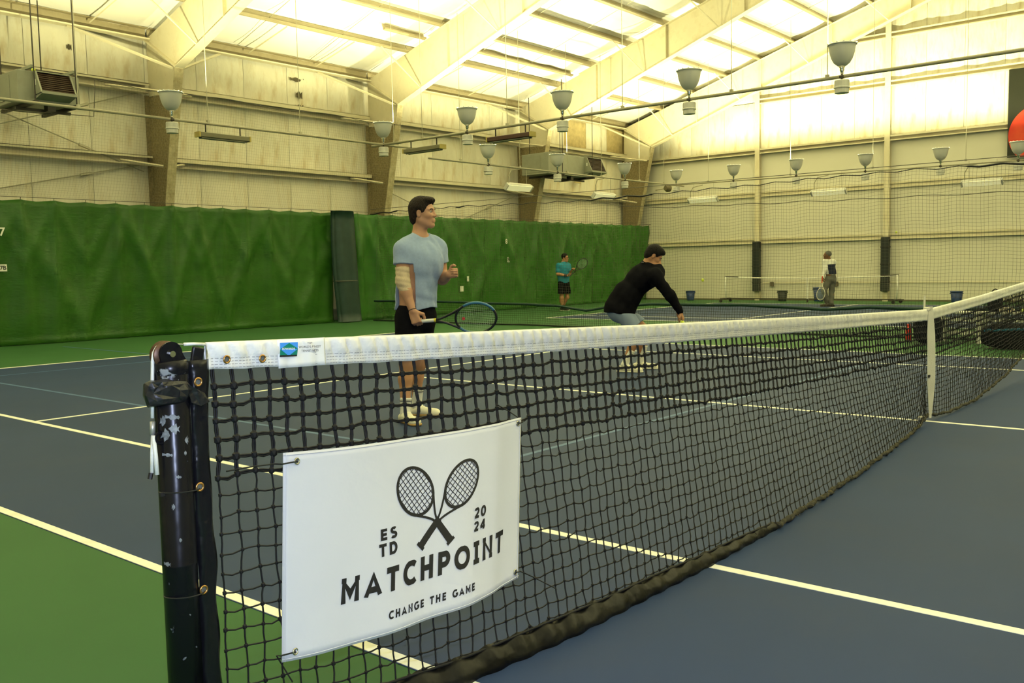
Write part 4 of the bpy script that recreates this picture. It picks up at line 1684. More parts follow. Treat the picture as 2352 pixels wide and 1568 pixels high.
MB().tube(np.stack([xs, n_yb(xs) + 0.008, 0.072 * np.interp(xs, [-.93, 0.3, 1.2, 1.9, 1.98], [1.0, 0.95, 0.75, 0.5, 0.3]) + 0.002 * np.sin(9 * xs)], 1), 0.005, 6).build('bottom_cord', m_net, net, smooth=True)
xs = np.arange(1.93, NX1, 0.022)
r_ = np.interp(xs, [1.9, 5, 12], [0.013, 0.011, 0.011]) * (1 + 0.2 * np.sin(37 * xs) + 0.25 * np.sin(97 * xs + 1))
rp = np.stack([xs, n_yb(xs) - 0.008 + 0.004 * np.sin(9 * xs) + 0.003 * np.sin(41 * xs), n_zb(xs) - 0.004 + 0.004 * np.sin(23 * xs)], 1)
rp[:, 2] = np.maximum(rp[:, 2], r_ + 0.001)
MB().tube(rp, r_, 7).build('frayed_bottom_rope', mat('frayed_dark_rope', (0.028, 0.027, 0.020), 0.9, var=0.6, vscale=45,
                           stain=(0.12, 0.105, 0.05), stain_amt=0.7, stain_scale=25), net, smooth=True)
mb = MB()
for k in range(170):
    x = random.uniform(1.9, 8.5)
    c = np.array([x, float(n_yb(x)) - 0.012, float(n_zb(x)) + 0.004])
    d = np.array([random.uniform(-.03, .03), random.uniform(-.035, .01), random.uniform(-.01, .022)])
    q = c + d
    q[2] = max(q[2], 0.003)
    mb.tube([c, (c + q) / 2 + np.array([0, 0, .004]), q], 0.0012, 3)
o = mb.build('frayed_threads', mat('frayed_threads', (0.10, 0.09, 0.05), 0.9), net)
tag(o, kind='stuff')

# lacing strip along the post with eyelets
m_lace = mat('shiny_black_vinyl_strip', (0.007, 0.007, 0.009), 0.28, spec=0.3, bump=0.25, bscale=25)
v, f = [], []
N = 60
for j in range(N + 1):
    t = j / N
    z = 1.075 - 1.05 * t
    dx = -0.004 + 0.002 * math.sin(16 * t) + 0.0015 * math.sin(39 * t)
    for k, (a, b) in enumerate(((-.990, -0.012), (-.975, -0.02), (-.962, -.014), (-.948, -.020), (-.936, -.010))):
        fl = 0.012 * max(0, 1 - t * 12)
        v.append((a + dx * (0.4 if k < 2 else 1) + fl * (k / 4), b - 0.012 * max(0, t - .1) * (k / 4) + 0.004 * math.sin(31 * t + 2 * k), z))
for j in range(N):
    for k in range(4):
        f.append((5 * j + k, 5 * (j + 1) + k, 5 * (j + 1) + k + 1, 5 * j + k + 1))
lace = mesh_obj('lacing_strip', v, f, m_lace, net, smooth=True)
s_ = lace.modifiers.new('thickness', 'SOLIDIFY')
s_.thickness = 0.003
for (u, v_) in ((455, 877), (459, 1118), (468, 1354)):
    eyelet(at(u, v_, 1, -0.034), 0.0125, m_brass, lace)
MB().box(tuple(at(452, 820, 1, -0.004)), (0.034, 0.01, 0.055), np.array([[.97, 0, .22], [0, 1, 0], [-.22, 0, .97]]), bevel=.004).build('strip_end_flap', m_lace, lace)

# ------------------------------------------------------------------ net post
m_post = mat('glossy_black_post_paint', (0.006, 0.006, 0.008), 0.26, spec=0.22, var=0.2, stain=(0.30, 0.33, 0.35), stain_amt=0.8,
             stain_scale=15, stain_lo=0.66, stain_hi=0.70, bump=0.12, bscale=12)
PXC = -1.034
post = empty('net_post', (PXC, 0.0, 0))
tag(post, 'glossy scuffed black steel net post with pulley, taped near the top', 'net post')
mb = MB()
mb.lathe([(0.0, 0.0), (0.0435, 0.0), (0.0435, 0.55), (0.0442, 0.552), (0.0442, 0.556), (0.0435, 0.558), (0.0435, 1.066), (0.040, 1.074), (0.0, 1.076)], n=40)
mb.build('shaft', m_post, post, smooth=True, local=True)
MB().lathe([(0.0437, 1.045), (0.0452, 1.055), (0.0452, 1.074), (0.038, 1.081), (0.0, 1.081)], n=40).build('cap', m_post, post, smooth=True, local=True)
mb = MB()
for y in (-0.022, 0.018):
    pts = [(-0.035, 1.075)] + [(-0.008 + 0.031 * math.cos(a), 1.098 + 0.031 * math.sin(a)) for a in np.linspace(math.pi, 0, 14)] + [(0.035, 1.075)]
    n = len(pts)
    v = [(a, y, b) for a, b in pts] + [(a, y + 0.006, b) for a, b in pts]
    mb.add(v, [tuple(range(n)), tuple(range(2 * n - 1, n - 1, -1))] + [(i, (i + 1) % n, n + (i + 1) % n, n + i) for i in range(n)])
mb.build('pulley_bracket', m_post, post, local=True)
MB().lathe([(0.008, -0.012), (0.034, -0.012), (0.036, -0.009), (0.029, 0.0), (0.036, 0.009), (0.034, 0.012), (0.008, 0.012)], (-0.014, 0, 1.095), 28, axis=(0, 1, 0)).build('pulley_wheel', mat('rusty_pulley', (0.10, 0.05, 0.025), 0.4, metal=0.4, var=0.4, vscale=60), post, smooth=True, local=True)
MB().lathe([(0.0, -0.03), (0.008, -0.03), (0.008, 0.028), (0.0, 0.028)], (-0.008, 0, 1.098), 10, axis=(0, 1, 0)).build('axle', m_chrome, post, local=True)
# chipped paint on the shaft
for (u0, v0, du, dv) in ((398, 958, 26, 10), (402, 985, 18, 20), (388, 1000, 10, 26), (428, 1010, 9, 16), (392, 1046, 14, 6), (424, 1040, 6, 8), (384, 968, 6, 22), (410, 1095, 10, 5), (402, 1165, 5, 12), (415, 1240, 5, 7), (398, 1300, 6, 8)):
    def chip(a, b):
        rr = 0.5 + 0.12 * math.sin(7 * a * 6.28 + v0)
        u_, v_ = u0 + du * (b * rr * math.cos(2 * math.pi * a)), v0 + dv * (b * rr * math.sin(2 * math.pi * a)) + 3 * b * math.sin(5 * a * 6.28)
        x_, z_ = at(u_, v_, 1, -0.04)[[0, 2]]
        dx = min(0.0435, max(-0.0435, x_ - PXC))
        q = 0.0439
        ang = math.asin(dx / 0.0435)
        return (PXC + q * math.sin(ang), -q * math.cos(ang), z_)
    MB().grid(chip, 14, 3).build('paint_chip', mat('grey_primer_chip', (0.20, 0.22, 0.24), 0.5, var=0.5, vscale=90), post)
# taped bundle
m_tape = mat('black_duct_tape', (0.012, 0.012, 0.014), 0.40, spec=0.45, bump=0.5, bscale=30, var=0.3, vscale=9)
out_px = [(332, 882), (344, 875), (372, 872), (402, 871), (431, 877), (441, 893), (436, 912), (424, 925), (398, 929), (368, 931), (339, 934), (329, 908)]
v, f = [], []
nO = len(out_px)
cu, cv = 385, 903
layers = [(-0.064, 0.55), (-0.060, 0.86), (-0.044, 1.0), (0.0, 1.02), (0.040, 0.97), (0.052, 0.7)]
for li, (yy_, sc1) in enumerate(layers):
    for k, (u, v_) in enumerate(out_px):
        jx, jy = 2.2 * math.sin(2.1 * k + 1.7 * li), 1.8 * math.sin(3.3 * k + 2.3 * li)
        v.append(at(cu + (u - cu) * sc1 + jx, cv + (v_ - cv) * sc1 + jy, 1, yy_ * 0.9 + 0.004 * math.sin(1.9 * k + li)))
for j in range(len(layers) - 1):
    for k in range(nO):
        l = (k + 1) % nO
        f.append((j * nO + k, (j + 1) * nO + k, (j + 1) * nO + l, j * nO + l))
f.append(tuple(range(nO)))
f.append(tuple((len(layers) - 1) * nO + nO - 1 - k for k in range(nO)))
tp = mesh_obj('tape_wrap', v, f, m_tape, post)
tw_ = MB()
for k in range(1):
    P0 = [at(428, 880, 1, -.045), at(440, 925, 1, -.045), at(440, 925, 1, -.02), at(428, 880, 1, -.02)]
    P1 = [at(452, 893, 1, -.05), at(462, 932, 1, -.04), at(462, 932, 1, -.02), at(452, 893, 1, -.02)]
    P2 = [at(470, 902, 1, -.03), at(482, 922, 1, -.028), at(482, 922, 1, -.015), at(470, 902, 1, -.015)]
    tw_.add(P0 + P1 + P2, [(0, 1, 5, 4), (1, 2, 6, 5), (2, 3, 7, 6), (3, 0, 4, 7), (4, 5, 9, 8), (5, 6, 10, 9), (6, 7, 11, 10), (7, 4, 8, 11), (8, 9, 10, 11), (3, 2, 1, 0)])
tw_.build('tape_twist', m_tape, post)
# net cable over the pulley
m_wcab = mat('white_coated_cable', (0.74, 0.76, 0.70), 0.4, stain=(0.55, 0.45, 0.25), stain_amt=0.5, stain_scale=30)
cp = [at(u, v_, 1, 0.0) for u, v_ in ((384, 787.5), (372, 790), (360, 798), (353, 810), (350.5, 830), (350, 870), (350, 905), (350, 960))]
MB().tube(cp, 0.0046, 8).build('cable', m_wcab, post, smooth=True)
MB().tube([at(384, 787.5, 1, 0.0), at(400, 790, 1, 0.0), at(424, 790.5, 1, 0.0)], 0.0018, 6).build('bare_wire', m_rod, post)
MB().tube([at(422, 790.5, 1, 0.0), at(445, 789.5, 1, 0.0), at(472, 790.5, 1, 0.0)], 0.0042, 8).build('cable_end', m_wcab, post, smooth=True)
MB().tube([at(350.5, 968, 1, 0.0), at(350.5, 998, 1, 0.0)], 0.0068, 8).build('crimp_sleeve', m_galv, post, smooth=True)
MB().tube([at(351, 998, 1, 0.0), at(349, 1040, 1, -0.004), at(349, 1086, 1, -0.008)], 0.0046, 8).build('cable_tail', m_wcab, post, smooth=True)
MB().tube([at(352, 1000, 1, -.012), at(358, 1050, 1, -0.014), at(361, 1090, 1, -.016)], 0.0056, 8).build('cable_loop', m_wcab, post, smooth=True)
MB().tube([at(347, 1086, 1, -.008), at(344, 1100, 1, -.008)], 0.0062, 8).build('cable_stopper', m_black, post)
MB().torus((-0.044, -0.014, float(at(355, 1005, 1, 0)[2])), (0, 1, 0.0), 0.014, 0.005, 16, 6).build('eye_bolt', m_post, post, local=True)
for v_ in (1138, 1385):
    z = float(at(400, v_, 1, -.05)[2])
    MB().torus((0.006, -0.004, z), (0.05, 0.06, 1), 0.050, 0.0018, 30, 5).build('cable_tie', m_black, post, local=True)
MB().box((-0.046, -0.012, float(at(400, 1138, 1, -.05)[2])), (0.012, 0.008, 0.010)).build('tie_lock', m_black, post, local=True)

# ------------------------------------------------------------------ banner tied to the net
def net_hit(u, v_, off=0.0):
    y = 0.0
    for _ in range(40):
        p = at(u, v_, 1, y)
        tt = np.clip((n_band(p[0]) - p[2]) / (n_band(p[0]) - n_zb(p[0])), 0, 1)
        y = float(n_yb(p[0]) * tt ** 1.35) - off
    return p


BTL, BTR, BBL, BBR = [net_hit(u, v_, 0.020) for u, v_ in ((650, 1040), (1197, 958), (647, 1521), (1190, 1326))]


def ban(a, b, off=0.0):
    p = (BTL * (1 - a) + BTR * a) * (1 - b) + (BBL * (1 - a) + BBR * a) * b
    wv = 0.010 * math.sin(2 * math.pi * (1.45 * a + 0.05 * b) + 0.4) + 0.006 * math.sin(2 * math.pi * (3.1 * a - 0.1 * b) + 1.2) * b
    wv += 0.008 * math.exp(-((a - 0.86 + .03 * b) / 0.05) ** 2)
    ed = math.sin(math.pi * min(1, max(0, a)))
    p = p + np.array([0, -(0.022 + 0.040 * b) * ed - wv * ed ** 0.5 - off, 0])
    p[2] += -0.010 * ed * (1 - b) - 0.006 * ed * b
    return p


m_ban = mat('white_banner_vinyl', (0.60, 0.615, 0.66), 0.42, var=0.015, vscale=3, spec=0.4, bump=0.05, bscale=30)
banner = empty('sponsor_banner', (BBL + BBR) / 2)
tag(banner, 'white vinyl banner with crossed rackets and bold black lettering tied to the net', 'banner')
mb = MB()
mb.grid(lambda a, b: tuple(ban(a, b)), 60, 24)
sh = mb.build('sheet', m_ban, banner, smooth=True)
s_ = sh.modifiers.new('thickness', 'SOLIDIFY')
s_.thickness = 0.0015
s_.offset = 0
# hems
for k, fn in enumerate((lambda t: ban(t, 0.012, .0016), lambda t: ban(t, 0.988, .0016), lambda t: ban(0.008, t, .0016), lambda t: ban(0.992, t, .0016))):
    MB().tube([fn(t) for t in np.linspace(0, 1, 41)], 0.0014, 4).build('hem', m_ban, banner, smooth=True)
for (a, b) in ((0.040, 0.045), (0.978, 0.035), (0.036, 0.958), (0.975, 0.955)):
    eyelet(ban(a, b, 0.003), 0.0105, m_nick, banner, nrm=(0.1, -1, 0.1))
m_tie = m_black


def tie(pts):
    return MB().tube(pts, 0.0022, 5).build('cable_tie', m_tie, banner)


pA = ban(0.040, 0.045, .006)
tie([pA, ban(-0.01, 0.05, .008), ban(-0.02, 0.05, -.01), net_hit(575, 1072, .005), net_hit(520, 1082, .01)])
pA = ban(0.978, 0.035, .006)
tie([pA, ban(1.0, 0.03, .008), ban(1.02, 0.03, -.008), net_hit(1170, 945, .004), net_hit(1140, 928, .012)])
pA = ban(0.036, 0.958, .006)
tie([pA, ban(-0.01, .96, .008), ban(-0.012, 0.965, -.008), net_hit(650, 1530, .01), net_hit(672, 1566, .012)])
pA = ban(0.975, 0.955, .006)
tie([pA, ban(1.0, .96, .009), net_hit(1225, 1325, .012), net_hit(1278, 1352, .02)])

WB, HB = 0.96, 0.573


def strokes(polys, width):
    """2D polylines -> ribbon quads with mitred joins, as (verts2d, faces)"""
    V, F = [], []
    for pl in polys:
        closed = pl[0] == 'c'
        p = np.array(pl[1:] if isinstance(pl[0], str) else pl, float)
        n = len(p)
        d = np.zeros((n, 2))
        if closed:
            nx, pv = np.roll(p, -1, 0) - p, p - np.roll(p, 1, 0)
        else:
            nx = np.vstack([p[1:] - p[:-1], p[-1:] - p[-2:-1]])
            pv = np.vstack([p[1:2] - p[0:1], p[1:] - p[:-1]])
        nx /= np.linalg.norm(nx, axis=1, keepdims=True)
        pv /= np.linalg.norm(pv, axis=1, keepdims=True)
        t = nx + pv
        t /= np.maximum(np.linalg.norm(t, axis=1, keepdims=True), 1e-6)
        nr = np.stack([-t[:, 1], t[:, 0]], 1)
        cosn = np.abs(np.sum(nr * np.stack([-nx[:, 1], nx[:, 0]], 1), 1))
        sc_ = (width / 2) / np.clip(cosn, 0.45, 1)
        b = len(V)
        for i in range(n):
            V += [tuple(p[i] + nr[i] * sc_[i]), tuple(p[i] - nr[i] * sc_[i])]
        for i in range(n if closed else n - 1):
            j = (i + 1) % n
            F.append((b + 2 * i, b + 2 * i + 1, b + 2 * j + 1, b + 2 * j))
    return V, F


def arc(cx, cy, rx, ry, a0, a1, n=14):
    return [(cx + rx * math.cos(math.radians(a)), cy + ry * math.sin(math.radians(a))) for a in np.linspace(a0, a1, n)]


SWD = 0.25
h_ = SWD / 2
GLY = {   # cap height 1, drawn on stroke centre lines
    'M': (0.95, [[(h_, 0), (h_, 0.86), (0.475, 0.32), (0.95 - h_, 0.86), (0.95 - h_, 0)], [(h_, .8), (h_, 1.0)], [(.95 - h_, .8), (.95 - h_, 1.0)]]),
    'A': (0.90, [[(0.07, 0), (0.45, 0.93), (0.83, 0)], [(0.22, 0.27), (0.68, 0.27)]]),
    'T': (0.74, [[(0, 1 - h_), (0.74, 1 - h_)], [(0.37, 1 - h_), (0.37, 0)]]),
    'C': (0.82, [arc(0.5, 0.5, 0.4, 0.4, 48, 312, 26)]),
    'H': (0.78, [[(h_, 0), (h_, 1)], [(0.78 - h_, 0), (0.78 - h_, 1)], [(h_, 0.5), (0.78 - h_, 0.5)]]),
    'P': (0.70, [[(h_, 0), (h_, 1)], [(h_, 1 - h_), (0.36, 1 - h_)] + arc(0.36, 0.66, 0.24, 0.24, 88, -88, 12) + [(h_, 0.42)]]),
    'O': (1.0, [['c'] + arc(0.5, 0.5, 0.4, 0.4, 0, 345, 24)]),
    'I': (0.46, [[(0.23, 0), (0.23, 1)], [(0, 1 - h_ * .8), (0.46, 1 - h_ * .8)], [(0, h_ * .8), (0.46, h_ * .8)]]),
    'N': (0.80, [[(h_, 0), (h_, 0.9), (0.8 - h_, 0.1), (0.8 - h_, 1)], [(h_, .8), (h_, 1)], [(.8 - h_, 0), (.8 - h_, .2)]]),
    'G': (0.88, [arc(0.5, 0.5, 0.4, 0.4, 48, 330, 26) + [(0.87, 0.44)], [(0.56, 0.44), (0.96, 0.44)]]),
    'E': (0.62, [[(h_, 0), (h_, 1)], [(h_, 1 - h_), (0.62, 1 - h_)], [(h_, 0.5), (0.58, 0.5)], [(h_, h_), (0.62, h_)]]),
    'S': (0.64, [arc(0.32, 0.71, 0.21, 0.19, 35, 260, 14) + arc(0.32, 0.30, 0.23, 0.20, 85, -145, 16)]),
    'D': (0.80, [[(h_, 0), (h_, 1)], [(h_, 1 - h_), (0.32, 1 - h_)] + arc(0.32, 0.5, 0.38, 0.4, 88, -88, 16) + [(h_, h_)]]),
    '2': (0.66, [arc(0.33, 0.67, 0.23, 0.23, 165, -35, 14) + [(0.12, 0.12), (0.1, 0.1)], [(0.06, h_), (0.64, h_)]]),
    '0': (0.72, [['c'] + arc(0.36, 0.5, 0.26, 0.4, 0, 345, 24)]),
    '4': (0.72, [[(0.54, 0), (0.54, 1)], [(0.54, 0.93), (0.08, 0.30)], [(0.04, 0.27), (0.72, 0.27)]]),
    ' ': (0.45, []),
}


def on_banner(name, V, F, off, parent):
    """2D shape in (a*WB, b*HB) metres (b down) -> cut fine, laid on the banner"""
    bm = bmesh.new()
    vs = [bm.verts.new((x, y, 0)) for x, y in V]
    for q in F:
        try:
            bm.faces.new([vs[i] for i in q])
        except ValueError:
            pass
    xs_ = [p[0] for p in V]
    ys_ = [p[1] for p in V]
    for cx in np.arange(min(xs_) + .011, max(xs_), 0.016):
        bmesh.ops.bisect_plane(bm, geom=bm.verts[:] + bm.edges[:] + bm.faces[:], plane_co=(cx, 0, 0), plane_no=(1, 0, 0))
    bm.verts.index_update()
    vv = [ban(w.co[0] / WB, w.co[1] / HB, off) for w in bm.verts]
    ff = [[w.index for w in q.verts] for q in bm.faces]
    bm.free()
    return mesh_obj(name, vv, ff, m_ink, parent)


def write(txt, a0, a1, b0, b1, gap=0.22, name='lettering', slant=0.0):
    """text fitted to a rectangle of the banner; one object per letter"""
    tot = sum(GLY[c][0] for c in txt) + gap * (len(txt) - 1)
    x = 0.0
    for i, c in enumerate(txt):
        w, pl = GLY[c]
        if pl:
            V, F = strokes(pl, SWD)
            V2 = []
            for (px, py) in V:
                py = min(1.0, max(0.0, py))
                a = a0 + (a1 - a0) * (x + px + slant * py) / tot
                b = b1 - (b1 - b0) * py
                V2.append((a * WB, b * HB))
            on_banner(name, V2, F, 0.0026 + 0.0001 * (i % 2), banner)
        x += w + gap


write('MATCHPOINT', 0.181, 0.886, 0.662, 0.787, 0.30, slant=0.06)
write('CHANGE THE GAME', 0.351, 0.716, 0.884, 0.926, 0.34, slant=0.06)
write('ES', 0.326, 0.391, 0.458, 0.518, 0.35)
write('TD', 0.319, 0.391, 0.534, 0.600, 0.30)
write('20', 0.724, 0.784, 0.473, 0.534, 0.25, slant=0.1)
write('24', 0.719, 0.778, 0.551, 0.607, 0.25, slant=0.1)


def racket_emblem(hc, cr, end, sa_, sb_):
    hc, cr, end = [np.array([p[0] * WB, p[1] * HB]) for p in (hc, cr, end)]
    d = hc - cr
    d /= np.linalg.norm(d)
    n = np.array([-d[1], d[0]])
    P2 = lambda t, s: tuple(hc + d * t + n * s)
    hoop = [P2(sa_ * math.cos(a), sb_ * math.sin(a)) for a in np.linspace(0, 2 * math.pi, 48, endpoint=False)]
    V, F = strokes([['c'] + hoop], 0.0100)
    on_banner('racket_emblem', V, F, 0.0024, banner)
    pl = []
    for s in np.arange(-4, 5) * 0.0145:
        if abs(s) < sb_ * .96:
            L = sa_ * math.sqrt(1 - (s / sb_) ** 2)
            pl.append([P2(-L, s), P2(L, s)])
    for t in np.arange(-5, 6) * 0.0150:
        if abs(t) < sa_ * .96:
            L = sb_ * math.sqrt(1 - (t / sa_) ** 2)
            pl.append([P2(t, -L), P2(t, L)])
    V, F = strokes(pl, 0.0027)
    on_banner('racket_emblem_strings', V, F, 0.0022, banner)
    dist = np.linalg.norm(hc - cr)
    pl = []
    for s in (-1, 1):
        p0, p3 = np.array(P2(-sa_ * .62, s * sb_ * .80)), cr + n * s * 0.003
        p1 = np.array(P2(-sa_ * 1.05, s * sb_ * .42))
        p2 = cr + d * dist * 0.18 + n * s * 0.006
        pl.append([tuple((1 - t) ** 3 * p0 + 3 * t * (1 - t) ** 2 * p1 + 3 * t * t * (1 - t) * p2 + t ** 3 * p3) for t in np.linspace(0, 1, 10)])
    V, F = strokes(pl, 0.0075)
    on_banner('racket_emblem_throat', V, F, 0.0023, banner)
    e = end - cr
    e /= np.linalg.norm(e)
    ne = np.array([-e[1], e[0]])
    L = np.linalg.norm(end - cr)
    w = 0.0125
    poly = [cr + ne * w * .9 - e * .012, cr - ne * w * .9 - e * .012, cr - ne * w + e * L * .88, cr + ne * w + e * L * .88]
    knob = [cr - ne * w * 1.35 + e * L * .88, cr - ne * w * 1.35 + e * L, cr + ne * w * 1.35 + e * L, cr + ne * w * 1.35 + e * L * .88]
    on_banner('racket_emblem_grip', [tuple(q) for q in poly + knob], [(0, 1, 2, 3), (4, 5, 6, 7)], 0.0025, banner)


racket_emblem((0.473, 0.300), (0.561, 0.492), (0.617, 0.622), 0.083, 0.064)
racket_emblem((0.672, 0.310), (0.561, 0.492), (0.487, 0.610), 0.084, 0.060)
# ------------------------------------------------------------------ bench and bags beyond the net
m_bench = mat('white_bench_plastic', (0.70, 0.70, 0.62), 0.45)
XBN = 13.0
yb0, yb1 = float(at(2151, 760, 0, XBN)[1]), 0.35
bench = empty('bench', (XBN, (yb0 + yb1) / 2, 0))
tag(bench, 'white slatted bench behind the far half of the net', 'bench')
zs = float(at(2200, 718, 0, XBN)[2])
for k in range(4):
    MB().box((XBN + 0.02 + k * 0.085, (yb0 + yb1) / 2, zs), (0.075, yb0 - yb1 + .06, 0.03), bevel=.006).build('seat_slat', m_bench, bench)
for y in (yb0 - .03, float(at(2248, 770, 0, XBN)[1]), yb1 + .1):
    for dx in (0.03, 0.27):
        MB().box((XBN + dx, y, (zs - .02) / 2), (0.055, 0.075, zs - .02), bevel=.006).build('leg', m_bench, bench)
for dx in (0.03, 0.27):
    MB().box((XBN + dx, (yb0 + yb1) / 2, zs - .11), (0.03, yb0 - yb1 - .05, 0.045)).build('apron', m_bench, bench)
    MB().box((XBN + dx, (yb0 + yb1) / 2, 0.155), (0.035, yb0 - yb1 - .05, 0.045)).build('stretcher', m_bench, bench)


def soft_box(c, size, p=3.2, n=26, m_=14, wob=0.03, seed=0, R3=None):
    """puffy bag body: superellipsoid"""
    r = np.random.default_rng(seed)
    ph_ = r.uniform(0, 6, 4)
    v, f = [], []

    def sg(x, e):
        return math.copysign(abs(x) ** e, x)
    for j in range(m_ + 1):
        la = -math.pi / 2 + math.pi * j / m_
        for i in range(n):
            lo = 2 * math.pi * i / n
            e = 2 / p
            q = np.array([sg(math.cos(la), e) * sg(math.cos(lo), e), sg(math.cos(la), e) * sg(math.sin(lo), e), sg(math.sin(la), e)])
            q *= 1 + wob * math.sin(3 * lo + ph_[0]) * math.cos(2 * la + ph_[1])
            v.append(q * np.array(size) / 2)
    for j in range(m_):
        for i in range(n):
            k = (i + 1) % n
            f.append((j * n + i, j * n + k, (j + 1) * n + k, (j + 1) * n + i))
    v = np.array(v)
    if R3 is not None:
        v = v @ np.array(R3).T
    return v + np.array(c), f


m_bagk = mat('black_bag_fabric', (0.008, 0.009, 0.011), 0.8, spec=0.1, bump=0.3, bscale=60)
m_bagb = mat('blue_bag_trim', (0.02, 0.16, 0.30), 0.5)
g0 = ground(2254, 799)
L = 0.95
d_ = np.array([0.08, -1.0, 0])
d_ /= np.linalg.norm(d_)
bc = g0 + d_ * (L / 2) + np.array([-0.05, 0, 0])
R3 = frame_from(d_, np.array([-d_[1], d_[0], 0]))
bag = empty('racket_bag', (bc[0], bc[1], 0))
tag(bag, 'large black racket bag with a blue stripe lying before the bench at the right edge', 'bag')
v, f = soft_box((bc[0], bc[1], 0.185), (L, 0.30, 0.36), 3.4, seed=1, R3=R3)
mesh_obj('body', v, f, m_bagk, bag, smooth=True)
for k, (z, off) in enumerate(((0.30, 0.142), (0.275, 0.148))):
    pts = [np.array([bc[0], bc[1], z + .015 * math.sin(5 * s + k)]) + R3 @ np.array([s, 0.147 if True else 0, 0]) for s in np.linspace(-.42, .42, 14)]
    pts2 = [np.array([bc[0], bc[1], z + .015 * math.sin(5 * s + k)]) + R3 @ np.array([s, -0.147, 0]) for s in np.linspace(-.42, .42, 14)]
    q = pts if pts[0][0] < pts2[0][0] else pts2
    MB().tube(q, 0.010, 5).build('stripe', m_bagb, bag)
MB().tube([np.array([bc[0], bc[1], 0.36 + 0.07 * math.sin(math.pi * t)]) + R3 @ np.array([-.2 + .4 * t, 0, 0]) for t in np.linspace(0, 1, 9)], 0.012, 5).build('carry_handle', m_bagk, bag)

p = ground(2127, 790)
bp_ = empty('backpack', (12.78, p[1] + .02, 0))
tag(bp_, 'dark backpack on the floor at the left end of the bench', 'bag')
v, f = soft_box((12.80, p[1] + .02, 0.235), (0.28, 0.40, 0.46), 3.0, seed=2)
mesh_obj('body', v, f, mat('charcoal_bag_fabric', (0.010, 0.011, 0.015), 0.8, spec=0.1, bump=0.3, bscale=60), bp_, smooth=True)
v, f = soft_box((12.66, p[1] + .02, 0.15), (0.10, 0.30, 0.22), 3.0, seed=3)
mesh_obj('front_pocket', v, f, mat('charcoal_bag_fabric', (0, 0, 0)), bp_, smooth=True)
MB().tube([(12.80, p[1] + .02 - .06 + .12 * t, 0.45 + .05 * math.sin(math.pi * t)) for t in np.linspace(0, 1, 7)], 0.01, 5).build('handle', m_bagk, bp_)

p = ground(2089, 783)
bo = empty('drink_bottle', (13.05, p[1], 0))
tag(bo, 'red drinks bottle standing on the floor left of the backpack', 'bottle')
MB().lathe([(0.0, 0.0), (0.042, 0.0), (0.045, 0.02), (0.045, 0.20), (0.030, 0.235), (0.022, 0.24)], n=16).build('body', mat('red_bottle', (0.45, 0.02, 0.01), 0.35), bo, smooth=True, local=True)
MB().lathe([(0.024, 0.235), (0.026, 0.24), (0.026, 0.275), (0.0, 0.28)], n=14).build('cap', mat('red_cap', (0.35, 0.02, 0.01), 0.4), bo, smooth=True, local=True)

yq = float(at(2283, 722, 0, 13.1)[1])
b2 = empty('shoulder_bag', (13.16, yq, zs + .016))
tag(b2, 'small dark upright bag standing on the bench seat', 'bag')
v, f = soft_box((13.16, yq, zs + .016 + 0.15), (0.18, 0.20, 0.30), 3.2, seed=4)
mesh_obj('body', v, f, m_bagk, b2, smooth=True)
MB().tube([(13.16, yq - .06 + .12 * t, zs + .30 + .06 * math.sin(math.pi * t)) for t in np.linspace(0, 1, 7)], 0.008, 5).build('strap', m_bagk, b2)
yq = float(at(2312, 720, 0, 13.1)[1])
tw = empty('folded_towel', (13.12, yq, zs + .016))
tag(tw, 'small cream folded towel on the bench beside the dark upright bag', 'towel')
for k in range(3):
    MB().box((13.12, yq + .005 * k, zs + .03 + k * .022), (0.16, 0.20 - .01 * k, 0.02), bevel=.008).build('fold', mat('cream_towel', (0.62, 0.56, 0.45), 0.9, bump=.4, bscale=150), tw)
yq = float(at(2349, 722, 0, 13.1)[1])
tennis_ball(np.array([13.1, yq, zs + .016 + .036]), 'bright yellow tennis ball on the bench at the right edge', 0.036)


